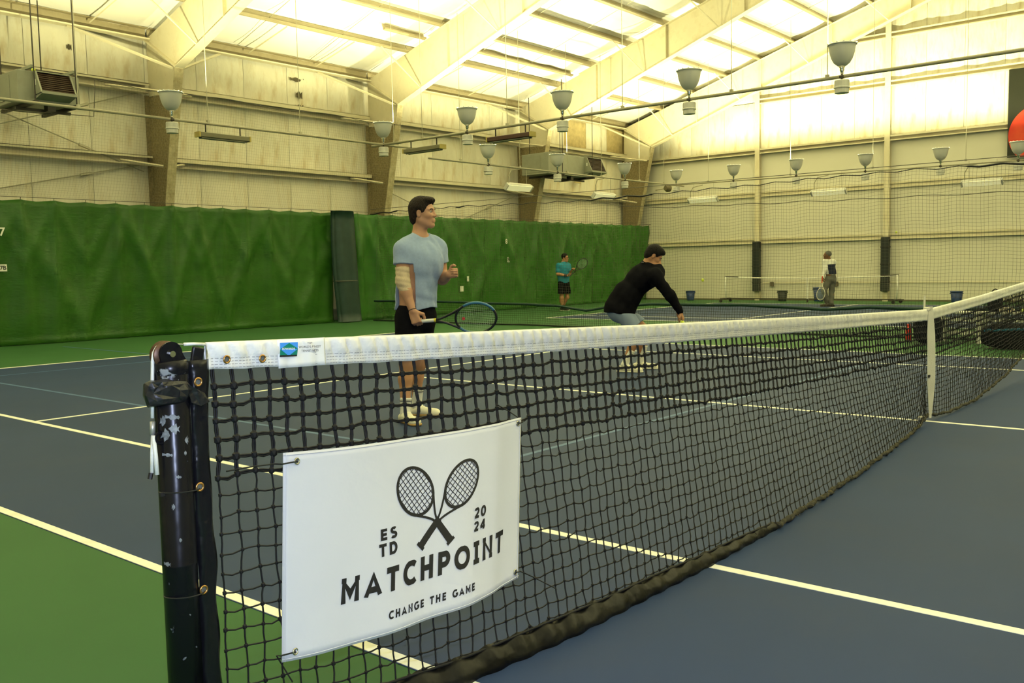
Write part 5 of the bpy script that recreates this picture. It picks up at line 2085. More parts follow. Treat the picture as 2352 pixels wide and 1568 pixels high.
# ------------------------------------------------------------------ people: smooth blended solids
class Solid:
    def __init__(s):
        s.ops = []

    def _push(s, fn, lo, hi, k, op):
        s.ops.append((fn, np.minimum(lo, hi), np.maximum(lo, hi), k, op))
        return s

    def cone(s, a, b, ra, rb, k=0.02, flat=None, op='u'):
        a, b = np.array(a, float), np.array(b, float)
        ab = b - a
        L2 = max(ab @ ab, 1e-9)

        def fn(X, Y, Z):
            dx, dy, dz = X - a[0], Y - a[1], Z - a[2]
            t = np.clip((dx * ab[0] + dy * ab[1] + dz * ab[2]) / L2, 0, 1)
            px, py, pz = dx - t * ab[0], dy - t * ab[1], dz - t * ab[2]
            r = ra + (rb - ra) * t
            if flat is None:
                return np.sqrt(px * px + py * py + pz * pz) - r
            w, sc1 = flat
            q = px * w[0] + py * w[1] + pz * w[2]
            d = np.sqrt(np.maximum(px * px + py * py + pz * pz + q * q * (1 / sc1 ** 2 - 1), 1e-12))
            g = np.where(d > 1e-6, np.sqrt(np.maximum(px * px + py * py + pz * pz, 1e-12)) / d, 1)
            return (d - r) * np.clip(g, sc1, 1)
        m = max(ra, rb) + 0.06 + k
        return s._push(fn, np.minimum(a, b) - m, np.maximum(a, b) + m, k, op)

    def ell(s, c, r, F=None, k=0.02, op='u'):
        c, r = np.array(c, float), np.array(r, float)
        F = np.eye(3) if F is None else np.array(F, float)   # rows = axes

        def fn(X, Y, Z):
            dx, dy, dz = X - c[0], Y - c[1], Z - c[2]
            q = [dx * F[i][0] + dy * F[i][1] + dz * F[i][2] for i in range(3)]
            k0 = np.sqrt(sum((q[i] / r[i]) ** 2 for i in range(3)))
            k1 = np.sqrt(sum((q[i] / r[i] ** 2) ** 2 for i in range(3)))
            return k0 * (k0 - 1) / np.maximum(k1, 1e-6)
        m = r.max() + 0.06 + k
        return s._push(fn, c - m, c + m, k, op)

    def cut(s, p, n):
        """keep the side against n"""
        p, n = np.array(p, float), np.array(n, float)
        n /= np.linalg.norm(n)
        s.ops.append((lambda X, Y, Z: (X - p[0]) * n[0] + (Y - p[1]) * n[1] + (Z - p[2]) * n[2], None, None, 0, 'i'))
        return s

    def wave(s, fn):
        s.ops.append((fn, None, None, 0, 'w'))
        return s

    def mesh(s, h):
        lo = np.min([o[1] for o in s.ops if o[4] == 'u'], 0)
        hi = np.max([o[2] for o in s.ops if o[4] == 'u'], 0)
        n = np.ceil((hi - lo) / h).astype(int) + 1
        ax = [lo[i] + h * np.arange(n[i]) for i in range(3)]
        F = np.full(n, 10.0, np.float32)
        for fn, a, b, k, op in s.ops:
            if a is None:
                X, Y, Z = ax[0][:, None, None], ax[1][None, :, None], ax[2][None, None, :]
                d = fn(X, Y, Z)
                F = np.maximum(F, d).astype(np.float32) if op == 'i' else (F + np.where(np.abs(F) < 1, d, 0)).astype(np.float32)
                continue
            i0 = np.clip(((a - lo) / h).astype(int), 0, n - 1)
            i1 = np.clip(((b - lo) / h).astype(int) + 1, 1, n)
            if np.any(i1 <= i0):
                continue
            sl = tuple(slice(i0[i], i1[i]) for i in range(3))
            X, Y, Z = ax[0][sl[0]][:, None, None], ax[1][sl[1]][None, :, None], ax[2][sl[2]][None, None, :]
            d = fn(X, Y, Z).astype(np.float32)
            c = F[sl]
            if op == 'u':
                hh = np.maximum(k - np.abs(c - d), 0) / max(k, 1e-6)
                F[sl] = np.minimum(c, d) - hh * hh * k * 0.25
            else:
                hh = np.maximum(k - np.abs(c + d), 0) / max(k, 1e-6)
                F[sl] = np.maximum(c, -d) + hh * hh * k * 0.25
        F[0], F[-1] = 1, 1
        F[:, 0], F[:, -1] = 1, 1
        F[:, :, 0], F[:, :, -1] = 1, 1
        return surface(F, lo, h)


def surface(F, org, h):
    S = F < 0
    cnt8 = np.zeros(tuple(np.array(F.shape) - 1), np.int8)
    off = [(i, j, k) for i in (0, 1) for j in (0, 1) for k in (0, 1)]
    sl = lambda o, n: slice(o, n - 1 + o)
    for (i, j, k) in off:
        cnt8 += S[sl(i, S.shape[0]), sl(j, S.shape[1]), sl(k, S.shape[2])]
    act = (cnt8 > 0) & (cnt8 < 8)
    idx = np.full(act.shape, -1, np.int64)
    ii, jj, kk = np.nonzero(act)
    idx[ii, jj, kk] = np.arange(len(ii))
    acc = np.zeros((len(ii), 3))
    cnt = np.zeros(len(ii))
    for a in off:
        for axis in range(3):
            if a[axis]:
                continue
            b = list(a)
            b[axis] = 1
            fa = F[ii + a[0], jj + a[1], kk + a[2]]
            fb = F[ii + b[0], jj + b[1], kk + b[2]]
            m = (fa < 0) != (fb < 0)
            t = np.where(m, fa / np.where(m, fa - fb, 1), 0)
            pos = np.array(a, float)[None] + np.zeros((len(ii), 3))
            pos[:, axis] += t
            acc[m] += pos[m]
            cnt[m] += 1
    V = (np.stack([ii, jj, kk], 1) + acc / cnt[:, None]) * h + org
    faces = []
    for axis in range(3):
        o1, o2 = (axis + 1) % 3, (axis + 2) % 3
        sa_ = [slice(None)] * 3
        sb_ = [slice(None)] * 3
        sa_[axis], sb_[axis] = slice(0, -1), slice(1, None)
        A, B = S[tuple(sa_)], S[tuple(sb_)]
        e = np.argwhere(A != B)
        ok = (e[:, o1] > 0) & (e[:, o2] > 0) & (e[:, o1] < S.shape[o1] - 1) & (e[:, o2] < S.shape[o2] - 1)
        e = e[ok]
        inside = A[tuple(e.T)]
        q = []
        for (d1, d2) in ((-1, -1), (0, -1), (0, 0), (-1, 0)):
            c = e.copy()
            c[:, o1] += d1
            c[:, o2] += d2
            q.append(idx[tuple(c.T)])
        q = np.stack(q, 1)
        q[~inside] = q[~inside][:, ::-1]
        faces.append(q)
    Fq = np.vstack(faces)
    Fq = Fq[(Fq >= 0).all(1)]
    return V, Fq


def unit(v):
    v = np.array(v, float)
    return v / np.linalg.norm(v)


def head_frame(f, up=(0, 0, 1)):
    f = unit(f)
    s = unit(np.cross(np.array(up, float), f))     # person's left
    return np.stack([f, s, np.cross(f, s)], 0)     # rows: forward, left, up


def head_solid(S, c, F, k=1.0):
    """skull and face about head centre c, axes F (rows forward, left, up), k scale"""
    P = lambda f, s, u: np.array(c) + k * (f * F[0] + s * F[1] + u * F[2])
    S.ell(P(-.012, 0, .032), np.array((.098, .077, .098)) * k, F, .03 * k)
    S.ell(P(.034, 0, -.03), np.array((.060, .060, .088)) * k, F, .03 * k)
    for s in (-1, 1):
        S.cone(P(-.012, s * .052, -.055), P(.062, s * .014, -.103), .022 * k, .020 * k, .025 * k)
        S.ell(P(.058, s * .040, -.022), np.array((.025, .022, .022)) * k, F, .02 * k)
    S.ell(P(.074, 0, -.103), np.array((.020, .022, .018)) * k, F, .018 * k)
    S.cone(P(.086, 0, .018), P(.108, 0, -.026), .008 * k, .0115 * k, .014 * k)
    for s in (-1, 1):
        S.ell(P(.098, s * .012, -.030), np.array((.011, .010, .009)) * k, F, .008 * k)
        S.cone(P(.086, s * .012, .026), P(.070, s * .046, .022), .010 * k, .009 * k, .012 * k)
        S.ell(P(.098, s * .033, .005), np.array((.017, .018, .013)) * k, F, .012 * k, 's')
    S.cone(P(.092, -.018, -.060), P(.092, .018, -.060), .0075 * k, .0075 * k, .010 * k)
    S.cone(P(.090, -.016, -.074), P(.090, .016, -.074), .0080 * k, .0080 * k, .010 * k)
    S.cone(P(.104, -.024, -.067), P(.104, .024, -.067), .0035 * k, .0035 * k, .004 * k, op='s')
    for s in (-1, 1):
        S.ell(P(-.006, s * .080, -.008), np.array((.021, .009, .032)) * k, F, .010 * k)
        S.ell(P(.000, s * .090, -.006), np.array((.011, .008, .018)) * k, F, .006 * k, 's')
    return P


def hand_solid(S, wrist, d, n, thumb, curl=(35, 45, 30), scale=1.0, spread=0.0, thumb_in=0.5):
    """palm and five fingers. d: wrist->knuckles, n: palm normal, thumb: side of the thumb"""
    d, n = unit(d), np.array(n, float)
    n = unit(n - d * (n @ d))
    t = np.cross(d, n)
    if t @ np.array(thumb, float) < 0:
        t = -t
    w = np.array(wrist, float)
    s = scale
    for q in (-.026, -.009, .009, .026):
        S.cone(w + d * .012 * s + t * q * .75 * s, w + d * .085 * s + t * q * s, .0150 * s, .0120 * s, .012)
    lens = {.027: (.043, .027, .021), .009: (.047, .031, .022), -.009: (.044, .029, .021), -.027: (.034, .022, .019)}
    for q, Ls in lens.items():
        p = w + d * (.088 - (.006 if q < -.02 else 0)) * s + t * q * s
        ang = 0.0
        r = .0098 * s
        for i, Lf in enumerate(Ls):
            ang += math.radians(curl[i])
            dirv = unit(d * math.cos(ang) + n * math.sin(ang) + t * spread * q * 10)
            e = p + dirv * Lf * s
            S.cone(p, e, r, r * .90, .004)
            p, r = e, r * .90
    p = w + d * .022 * s + t * .030 * s + n * .004
    a = unit(d * .55 + t * .75 + n * .35 * thumb_in)
    e = p + a * .042 * s
    S.cone(p, e, .0150 * s, .0120 * s, .012)
    a2 = unit(d * .85 + t * (.35 - .5 * thumb_in) + n * .55 * thumb_in)
    e2 = e + a2 * .032 * s
    S.cone(e, e2, .0115 * s, .0105 * s, .006)
    a3 = unit(d * .9 + t * (.1 - .7 * thumb_in) + n * .6 * thumb_in)
    S.cone(e2, e2 + a3 * .026 * s, .0105 * s, .0090 * s, .005)


def shoe_solid(S, ankle, toe_dir, L=0.29, k=1.0):
    """low trainer standing on z=0 under the ankle"""
    d = unit([toe_dir[0], toe_dir[1], 0])
    s = np.array([-d[1], d[0], 0])
    a = np.array([ankle[0], ankle[1], 0.0])
    heel = a - d * .055
    F = np.stack([d, s, [0, 0, 1.0]])
    S.cone(heel + np.array([0, 0, .042]), a + d * .03 + np.array([0, 0, .058]), .040, .042, .03)
    S.cone(a + d * .03 + np.array([0, 0, .052]), a + d * (L - .12) + np.array([0, 0, .036]), .042, .036, .03, flat=((0, 0, 1), .95))
    S.ell(a + d * (L - .125) + s * .006 + np.array([0, 0, .030]), (.065, .047, .036), F, .03)
    S.cone(a + np.array([0, 0, .06]), a + np.array([0, 0, .095]), .040, .040, .02)
    S.cut((0, 0, 0.004), (0, 0, -1))
    return d, s, heel


def person_mats(skin, hair, top, bottom):
    return skin, hair, top, bottom


def add_solid(name, S, h, m, root):
    V, Fq = S.mesh(h)
    return mesh_obj(name, V, Fq, m, root, smooth=True, local=True)


def eyes(P, F, root, k=1.0, iris=(0.03, 0.018, 0.01)):
    for s in (-1, 1):
        MB().lathe([(0.0001, -.011 * k), (.008 * k, -.008 * k), (.0112 * k, 0), (.008 * k, .008 * k), (.0052 * k, .0098 * k)], P(.079, s * .033, .005), 12, axis=F[0]).build('eye', mat('eye_white', (.42, .38, .34), .4), root, smooth=True, local=True)
        MB().lathe([(.0055 * k, .0096 * k), (0.0001, .0116 * k)], P(.079, s * .033, .005), 10, axis=F[0]).build('iris', mat('dark_iris', iris, .2), root, smooth=True, local=True)
        MB().tube([P(.0935, s * .018, .024), P(.093, s * .034, .029), P(.082, s * .050, .024)], .0032 * k, 5).build('eyebrow', mat('dark_brow', (.02, .012, .008), .9), root, local=True)


PROT = YAW - math.pi / 2          # local x = picture right, local y = away from the camera


def person_root(name, g, label):
    r = empty('person', (g[0], g[1], 0), PROT)
    tag(r, label, 'person')
    return r


m_skin = mat('light_skin', (0.50, 0.27, 0.16), 0.5, var=0.07, vscale=14, spec=0.35)
m_skin2 = mat('tan_skin', (0.40, 0.20, 0.10), 0.5, var=0.07, vscale=14, spec=0.35)
m_skin3 = mat('brown_skin', (0.16, 0.075, 0.035), 0.5, var=0.07, vscale=14, spec=0.35)
m_hairk = mat('dark_brown_hair', (0.016, 0.009, 0.006), 0.6, spec=0.2, var=0.4, vscale=60, bump=0.8, bscale=120, stretch=(1, 1, .35))
m_hairb = mat('black_hair', (0.006, 0.005, 0.005), 0.6, spec=0.15, var=0.4, vscale=60, bump=0.8, bscale=120)
m_hairg = mat('greying_hair', (0.09, 0.09, 0.08), 0.7, var=0.5, vscale=90, bump=0.6, bscale=150)
m_sock = mat('white_sock_knit', (0.72, 0.72, 0.68), 0.9, bump=0.3, bscale=250)
m_shoe = mat('white_trainer', (0.74, 0.72, 0.58), 0.5, var=0.06, vscale=20)
m_gum = mat('gum_sole', (0.38, 0.24, 0.08), 0.6)
def build_legs(root, S, side, hip, knee, ankle, toe_dir, h, sock_top=0.28, sock=True, shoe_m=None, sole_m=None, sock_m=None, thigh=.085, calf=.056, sock_bands=True):
    """leg solids go into body S; sock and shoe become parts"""
    hip, knee, ankle = [np.array(p, float) for p in (hip, knee, ankle)]
    S.cone(hip, knee, thigh, thigh * .66, .03)
    S.ell(knee, (thigh * .66, thigh * .66, thigh * .75), None, .03)
    mid = knee + (ankle - knee) * .32
    back = -unit([toe_dir[0], toe_dir[1], 0])
    S.cone(knee, mid + back * .018, thigh * .62, calf * 1.02, .03)
    S.cone(mid + back * .018, ankle, calf, calf * .62, .03)
    S.cone(ankle, [ankle[0] + toe_dir[0] * .1, ankle[1] + toe_dir[1] * .1, .04], .033, .03, .02)
    if sock:
        K = Solid()
        top = ankle + unit(knee - ankle) * sock_top
        K.cone(top, ankle, calf * .92 if sock_top > .12 else calf * .7, calf * .72, .02)
        K.cone(ankle, [ankle[0] + toe_dir[0] * .05, ankle[1] + toe_dir[1] * .05, .05], .040, .038, .02)
        K.cut(top, unit(knee - ankle))
        sk = add_solid('sock', K, h, sock_m or m_sock, root)
        if sock_bands:
            a = unit(knee - ankle)
            MB().torus(top - a * .025, a, calf * .925, .0035, 18, 5).build('sock_stripe', m_ink, sk, local=True)
    K = Solid()
    d, s, heel = shoe_solid(K, ankle, toe_dir)
    sh_ = add_solid('shoe', K, h, shoe_m or m_shoe, root)
    K = Solid()
    F3 = np.stack([d, s, [0, 0, 1.0]])
    a = np.array([ankle[0], ankle[1], 0.0])
    K.cone(heel + np.array([0, 0, .016]) - d * .003, a + d * .1 + np.array([0, 0, .014]), .044, .042, .01, flat=((0, 0, 1), .5))
    K.cone(a + d * .1 + np.array([0, 0, .014]), a + d * .175 + s * .004 + np.array([0, 0, .014]), .044, .049, .01, flat=((0, 0, 1), .45))
    K.ell(a + d * .175 + s * .006 + np.array([0, 0, .014]), (.062, .051, .022), F3, .01)
    K.cut((0, 0, 0.0), (0, 0, -1)).cut((0, 0, .024), (0, 0, 1))
    add_solid('sole', K, h, sole_m or m_gum, sh_)
    mb = MB()
    for i in range(4):
        c = a + d * (.045 + .022 * i) + np.array([0, 0, .100 - .011 * i])
        mb.tube([c - s * .022, c + np.array([0, 0, .004]), c + s * .022], .0028, 4)
    mb.build('laces', m_sock, sh_, local=True)


def racket(p0, d, n, label, col_frame, col_hi=None, L=0.685, grip_m=None, strings=True, wrap=None):
    """p0 butt end (world), d towards the head, n string-bed normal"""
    d = unit(d)
    n = unit(np.array(n, float) - d * (np.array(n, float) @ d))
    s = np.cross(n, d)
    root = empty('tennis_racket', p0)
    tag(root, label, 'racket', 'tennis rackets')
    Q = lambda t, w, q=0.0: d * t + s * w + n * q
    ha, hb = 0.172, 0.130
    hc = L - ha
    MB().tube([Q(0, 0), Q(.012, 0), Q(.018, 0), Q(.19, 0), Q(.20, 0)], [.020, .020, .0165, .0155, .014], 8).build('grip', grip_m or m_sock, root, smooth=True, local=True)
    if wrap is not None:
        MB().tube([Q(.188, 0), Q(.205, 0)], .0165, 8).build('grip_collar', wrap, root, local=True)
    mb = MB()
    pts = [Q(hc + ha * math.cos(a), hb * math.sin(a)) for a in np.linspace(0, 2 * math.pi, 48, endpoint=False)]
    mb.tube(pts, .0105, 8, closed=True)
    for w in (-1, 1):
        pl = []
        for t in np.linspace(0, 1, 9):
            b0, b1, b2, b3 = Q(.20, w * .004), Q(.27, w * .012), Q(hc - ha * 1.05, w * .058), Q(hc - ha * .66, w * hb * .75)
            pl.append((1 - t) ** 3 * b0 + 3 * t * (1 - t) ** 2 * b1 + 3 * t * t * (1 - t) * b2 + t ** 3 * b3)
        mb.tube(pl, .0098, 8)
    fr = mb.build('frame', col_frame, root, smooth=True, local=True)
    if col_hi is not None:
        pts = [Q(hc + ha * math.cos(a), hb * math.sin(a)) for a in np.linspace(math.radians(25), math.radians(125), 20)]
        MB().tube(pts, .0112, 8).build('frame_accent', col_hi, root, smooth=True, local=True)
        pts = [Q(hc + ha * math.cos(a), hb * math.sin(a)) for a in np.linspace(math.radians(215), math.radians(265), 12)]
        MB().tube(pts, .0112, 8).build('frame_accent', col_hi, root, smooth=True, local=True)
    if strings:
        mb = MB()
        for w in np.linspace(-.105, .105, 15):
            l = ha * math.sqrt(1 - (w / hb) ** 2)
            mb.tube([Q(hc - l, w), Q(hc + l, w)], .0010, 3)
        for t in np.linspace(-.145, .145, 18):
            l = hb * math.sqrt(1 - (t / ha) ** 2)
            mb.tube([Q(hc + t, -l), Q(hc + t, l)], .0010, 3)
        o_ = mb.build('strings', mat('grey_green_strings', (0.30, 0.38, 0.36), 0.5), root, local=True)
        tag(o_, kind='stuff')
    return root, Q, hc


def loc2w(g, p):
    c, s = math.cos(PROT), math.sin(PROT)
    return np.array([g[0] + c * p[0] - s * p[1], g[1] + s * p[0] + c * p[1], p[2]])


def dirw(p):
    c, s = math.cos(PROT), math.sin(PROT)
    return np.array([c * p[0] - s * p[1], s * p[0] + c * p[1], p[2]])


def joint_fn(G):
    n = np.array([math.cos(YAW), math.sin(YAW), 0.0])
    c, s_ = math.cos(PROT), math.sin(PROT)

    def J(u, v, y):
        d = ray(u, v)
        P = CAM + d * (((G + n * y - CAM) @ n) / (d @ n)) - G
        return np.array([c * P[0] + s_ * P[1], -s_ * P[0] + c * P[1], P[2]])
    return J


# ------------------------------------------------------------------ player A: grey-blue shirt, standing with his racket
GA = ground(960, 962)
sA = depth(GA) / FPX


JA = joint_fn(GA)


rootA = person_root('person', GA, 'person in a grey-blue T-shirt and black shorts holding a racket, beige sleeve on one elbow')
S = Solid()
neck = JA(966, 536, .00)
hc = JA(972, 489, -.01)
FA = head_frame((0.95, -0.30, 0.02))
PA = head_solid(S, hc, FA, 1.04)
S.cone(PA(-.022, 0, -.045), neck + np.array([-.012, .01, -.01]), .060, .063, .03)
rsh, lsh = JA(925, 570, -.13), JA(1006, 566, .12)
lat = unit(rsh - lsh)
lat[2] = 0
lat = unit(lat)
fA = np.array([-lat[1], lat[0], 0])
if fA[1] > 0:
    fA = -fA
chest = (rsh + lsh) / 2 + np.array([0, 0, -.10])
pelv = JA(955, 716, .0)
waist = JA(957, 660, .0)
# torso
T = []


def torso(S, gr=0.0, low=None):
    S.cone(rsh + np.array([0, 0, -.03]), lsh + np.array([0, 0, -.03]), .062 + gr, .062 + gr, .05)
    for k in (-1, 1):
        S.ell(chest - lat * k * .075 + fA * .025 + np.array([0, 0, -.04]), (.100 + gr, .105 + gr, .14 + gr), np.stack([lat, fA, [0, 0, 1]]), .06)
    S.cone(chest, waist, .165 + gr, .150 + gr, .06, flat=(fA, .78))
    S.cone(waist, pelv, .150 + gr, .158 + gr, .06, flat=(fA, .80))
    for q in (rsh, lsh):
        S.cone(neck + np.array([-.01, 0, -.035]), neck * .25 + q * .75 + np.array([0, 0, .0]), .048 + gr, .055 + gr, .04)


torso(S)
rel, rwr = JA(925, 646, -.18), JA(948, 714, -.22)
lel, lwr = JA(1016, 640, .16), JA(1030, 630, -.05)
S.cone(rsh, rel, .064, .050, .03)
S.cone(rel, rel + (rwr - rel) * .35, .050, .047, .03)
S.cone(rel + (rwr - rel) * .35, rwr, .046, .030, .03)
S.cone(lsh, lel, .064, .050, .03)
S.cone(lel, lel + (lwr - lel) * .4, .050, .045, .03)
S.cone(lel + (lwr - lel) * .4, lwr, .045, .030, .03)
# right hand round the grip (grip runs along +x), left hand a loose fist
hand_solid(S, rwr, (.30, -.05, -.95), (.1, 1, .05), (1, 0, .3), (62, 70, 45), 1.14, thumb_in=.8)
hand_solid(S, lwr, (0.72, -.45, .10), (-.45, -.72, .1), (-.1, -.2, 1), (55, 65, 45), 1.02, thumb_in=.6)
rk, ra_ = JA(934, 834, -.16), JA(931, 944, -.20)
lk, la_ = JA(964, 832, .13), JA(957, 934, .16)
ra_[2], la_[2] = .085, .085
rhip, lhip = pelv + lat * .085 + np.array([0, 0, -.04]), pelv - lat * .085 + np.array([0, 0, -.04])
build_legs(rootA, S, 'r', rhip, rk, ra_, unit([.55, -.85, 0]), .006, sock_top=.13)
build_legs(rootA, S, 'l', lhip, lk, la_, unit([.95, -.3, 0]), .006, sock_top=.17)
add_solid('body', S, .0055, m_skin, rootA)
eyes(PA, FA, rootA, 1.04)
K = Solid()
k_ = 1.04
K.ell(PA(-.020, 0, .040), np.array((.107, .088, .102)) * k_, FA, .02)
K.ell(PA(-.060, 0, -.030), np.array((.060, .074, .075)) * k_, FA, .03)
K.ell(PA(.055, 0, .100), np.array((.050, .062, .030)) * k_, FA, .03)
for s in (-1, 1):
    K.ell(PA(.010, s * .074, .022), np.array((.020, .012, .040)) * k_, FA, .012)
K.ell(PA(.105, 0, -.010), np.array((.082, .10, .085)) * k_, FA, .012, 's')
K.ell(PA(.030, .0, -.055), np.array((.068, .12, .062)) * k_, FA, .015, 's')
for s in (-1, 1):
    K.ell(PA(-.004, s * .088, -.012), np.array((.026, .022, .036)) * k_, FA, .008, 's')
K.cut(PA(0, 0, -.100), -FA[2])
K.wave(lambda X, Y, Z: .0016 * np.sin(260 * X + 40 * Z) * np.sin(210 * Y))
add_solid('hair', K, .005, m_hairk, rootA)
# shirt
m_shirtA = mat('grey_blue_tshirt', (0.29, 0.38, 0.56), 0.95, spec=0.1, var=0.06, vscale=40, bump=0.15, bscale=300, sheen=.2)
K = Solid()
torso(K, .014)
K.cone(waist, pelv + np.array([0, 0, .0]), .168, .186, .06, flat=(fA, .82))
sl_r = rsh + (rel - rsh) * .50
sl_l = lsh + (lel - lsh) * .50
K.cone(rsh, sl_r + (rel - rsh) * .1, .074, .080, .025)
K.cone(lsh, sl_l + (lel - lsh) * .1, .074, .080, .025)
K.ell(neck + fA * .035 + np.array([.0, 0, .045]), (.085, .080, .085), np.stack([lat, fA, [0, 0, 1]]), .012, 's')
K.wave(lambda X, Y, Z: .0035 * np.sin(26 * Z + 30 * X + 8 * np.sin(9 * Y)) * np.sin(17 * X - 12 * Z + 1) + .003 * np.sin(60 * Z + 20 * X) * np.exp(-((Z - 1.04) / .06) ** 2))


def shirt_cut(X, Y, Z):
    hem = .962 + .012 * np.sin(14 * X + 8 * Y)
    d = hem - Z
    # sleeve ends
    ar = unit(rel - rsh)
    dr = (X - sl_r[0]) * ar[0] + (Y - sl_r[1]) * ar[1] + (Z - sl_r[2]) * ar[2]
    rad = np.sqrt((X - sl_r[0]) ** 2 + (Y - sl_r[1]) ** 2)
    al = unit(lel - lsh)
    dl = (X - sl_l[0]) * al[0] + (Y - sl_l[1]) * al[1] + (Z - sl_l[2]) * al[2]
    radl = np.sqrt((X - sl_l[0]) ** 2 + (Y - sl_l[1]) ** 2)
    # near-arm tube is separate from the trunk: only cut where closer to the arm axis than to the trunk
    tx, ty = chest[0], chest[1]
    rt = np.sqrt((X - tx) ** 2 + (Y - ty) ** 2)
    d = np.maximum(d, np.where((rad < .10) & (rt > rad + .045), dr, -1))
    d = np.maximum(d, np.where((radl < .10) & (rt > radl + .045), dl, -1))
    return d


K.ops.append((shirt_cut, None, None, 0, 'i'))
add_solid('t_shirt', K, .0065, m_shirtA, rootA)
# shorts
m_shortsA = mat('black_shorts', (0.006, 0.006, 0.008), 0.95, spec=0.06, var=0.2, vscale=20, bump=0.1, bscale=200)
K = Solid()
K.cone(waist + np.array([0, 0, -.12]), pelv + np.array([0, 0, -.05]), .150, .168, .05, flat=(fA, .82))
K.cone(rhip, rk + np.array([0, 0, .06]), .108, .104, .05)
K.cone(lhip, lk + np.array([0, 0, .06]), .108, .104, .05)
K.cut((0, 0, .545), (0, 0, -1)).cut((0, 0, .998), (0, 0, 1))
K.wave(lambda X, Y, Z: .004 * np.sin(22 * X + 9 * Z + 5 * Y) * np.sin(13 * Y + 4 * Z))
add_solid('shorts', K, .0075, m_shortsA, rootA)
# beige elbow sleeve, bracelet
m_slv = mat('beige_elastic_sleeve', (0.60, 0.48, 0.32), 0.9, var=0.1, vscale=30, bump=0.3, bscale=300)
K = Solid()
e0 = rsh + (rel - rsh) * .58
e1 = rel + (rwr - rel) * .36
K.cone(e0, rel, .0635, .057, .03)
K.cone(rel, e1 + (rwr - rel) * .05, .057, .053, .03)
K.cut(e0, rsh - rel).cut(e1, rwr - rel)
K.wave(lambda X, Y, Z: .0014 * np.sin(150 * Z + 30 * X))
add_solid('elbow_sleeve', K, .0055, m_slv, rootA)
a_ = unit(rwr - rel)
MB().torus(rwr - a_ * .012, a_, .034, .0028, 18, 5).build('bracelet', mat('dark_bracelet', (.03, .015, .01), .6), rootA, local=True)
# racket held in the right hand, pointing right
gc_ = rwr + unit((.30, -.05, -.95)) * .094 + np.array([.0, .030, .0])
tip_dir = JA(1140, 727, -.24) - gc_
butt = gc_ - unit(tip_dir) * .040
rk_root, Q, hcen = racket(loc2w(GA, butt), dirw(tip_dir), dirw((-.04, -.92, -.15)),
       'blue and black racket with a white grip held by the person in the grey-blue T-shirt', mat('black_racket_frame', (0.010, 0.013, 0.016), .3),
       mat('blue_racket_accent', (0.04, 0.16, 0.30), .3), L=.715, wrap=mat('yellow_grip_collar', (.70, .60, .05), .5))
MB().lathe([(.0001, 0), (.014, 0), (.014, .004), (.0001, .004)], Q(hcen - .105, 0.0, 0), 12, axis=dirw((0, -1, 0))).build('dampener', mat('red_dampener', (.45, .03, .03), .5), rk_root, local=True)

# ------------------------------------------------------------------ player B: black long sleeves, bending forward
GB = ground(1462, 851)
sB = depth(GB) / FPX


JB = joint_fn(GB)


rootB = person_root('person', GB, 'person in a black long-sleeved top and light blue shorts bending forward behind the net')
S = Solid()
FB = head_frame((0.80, -0.12, -0.60), (0.55, 0, 0.83))
hB = JB(1502, 588, -.02)
PB = head_solid(S, hB, FB, .98)
nB = JB(1486, 611, -.0)
S.cone(PB(-.03, 0, -.05), nB, .056, .060, .03)
rsB, lsB = JB(1503, 634, -.19), JB(1496, 628, .19)
chB, wB, pB = JB(1470, 642, 0), JB(1440, 678, 0), JB(1425, 706, 0)


def torsoB(S, gr=0.0):
    S.cone(rsB, lsB, .085 + gr, .085 + gr, .05)
    ax = unit(chB - pB)
    fr = unit(np.cross(np.array([0, 1.0, 0]), ax))
    S.cone((rsB + lsB) / 2, chB, .150 + gr, .168 + gr, .06, flat=(fr, .80))
    S.cone(chB, wB, .168 + gr, .152 + gr, .06, flat=(fr, .82))
    S.cone(wB, pB, .152 + gr, .160 + gr, .06, flat=(fr, .88))
    S.cone(nB, chB, .070 + gr, .12 + gr, .05)


torsoB(S)
reB, rwB = JB(1541, 680, -.24), JB(1563, 718, -.22)
leB, lwB = JB(1537, 676, .20), JB(1557, 710, .14)
for a, b, c_ in ((rsB, reB, rwB), (lsB, leB, lwB)):
    S.cone(a, b, .062, .048, .03)
    S.cone(b, c_, .047, .030, .03)
hand_solid(S, rwB, (.35, 0, -.9), (-.7, .4, -.3), (.3, -.8, 0), (40, 50, 35), 1.0, thumb_in=.7)
hand_solid(S, lwB, (.5, -.2, -.8), (-.6, -.3, -.5), (.3, .6, 0), (40, 50, 35), 1.0, thumb_in=.6)
rkB, raB = JB(1468, 768, -.14), JB(1434, 840, -.16)
lkB, laB = JB(1486, 760, .14), JB(1470, 830, .15)
raB[2], laB[2] = .09, .09
rhB, lhB = pB + np.array([.0, -.09, -.02]), pB + np.array([.0, .09, -.02])
build_legs(rootB, S, 'r', rhB, rkB, raB, unit([.92, -.38, 0]), .008, sock_top=.20, sole_m=m_shoe, sock_bands=False)
build_legs(rootB, S, 'l', lhB, lkB, laB, unit([.97, -.2, 0]), .008, sock_top=.22, sole_m=m_shoe, sock_bands=False)
add_solid('body', S, .0075, m_skin2, rootB)
eyes(PB, FB, rootB, .98)
K = Solid()
K.ell(PB(-.020, 0, .042), np.array((.108, .090, .104)), FB, .02)
K.ell(PB(-.060, 0, -.020), np.array((.058, .074, .070)), FB, .03)
K.ell(PB(.05, 0, .095), np.array((.050, .066, .034)), FB, .03)
K.ell(PB(.105, 0, -.015), np.array((.080, .10, .085)), FB, .012, 's')
K.ell(PB(.035, 0, -.055), np.array((.072, .12, .066)), FB, .015, 's')
for s in (-1, 1):
    K.ell(PB(-.004, s * .088, -.012), np.array((.026, .022, .036)), FB, .008, 's')
K.cut(PB(0, 0, -.09), -FB[2])
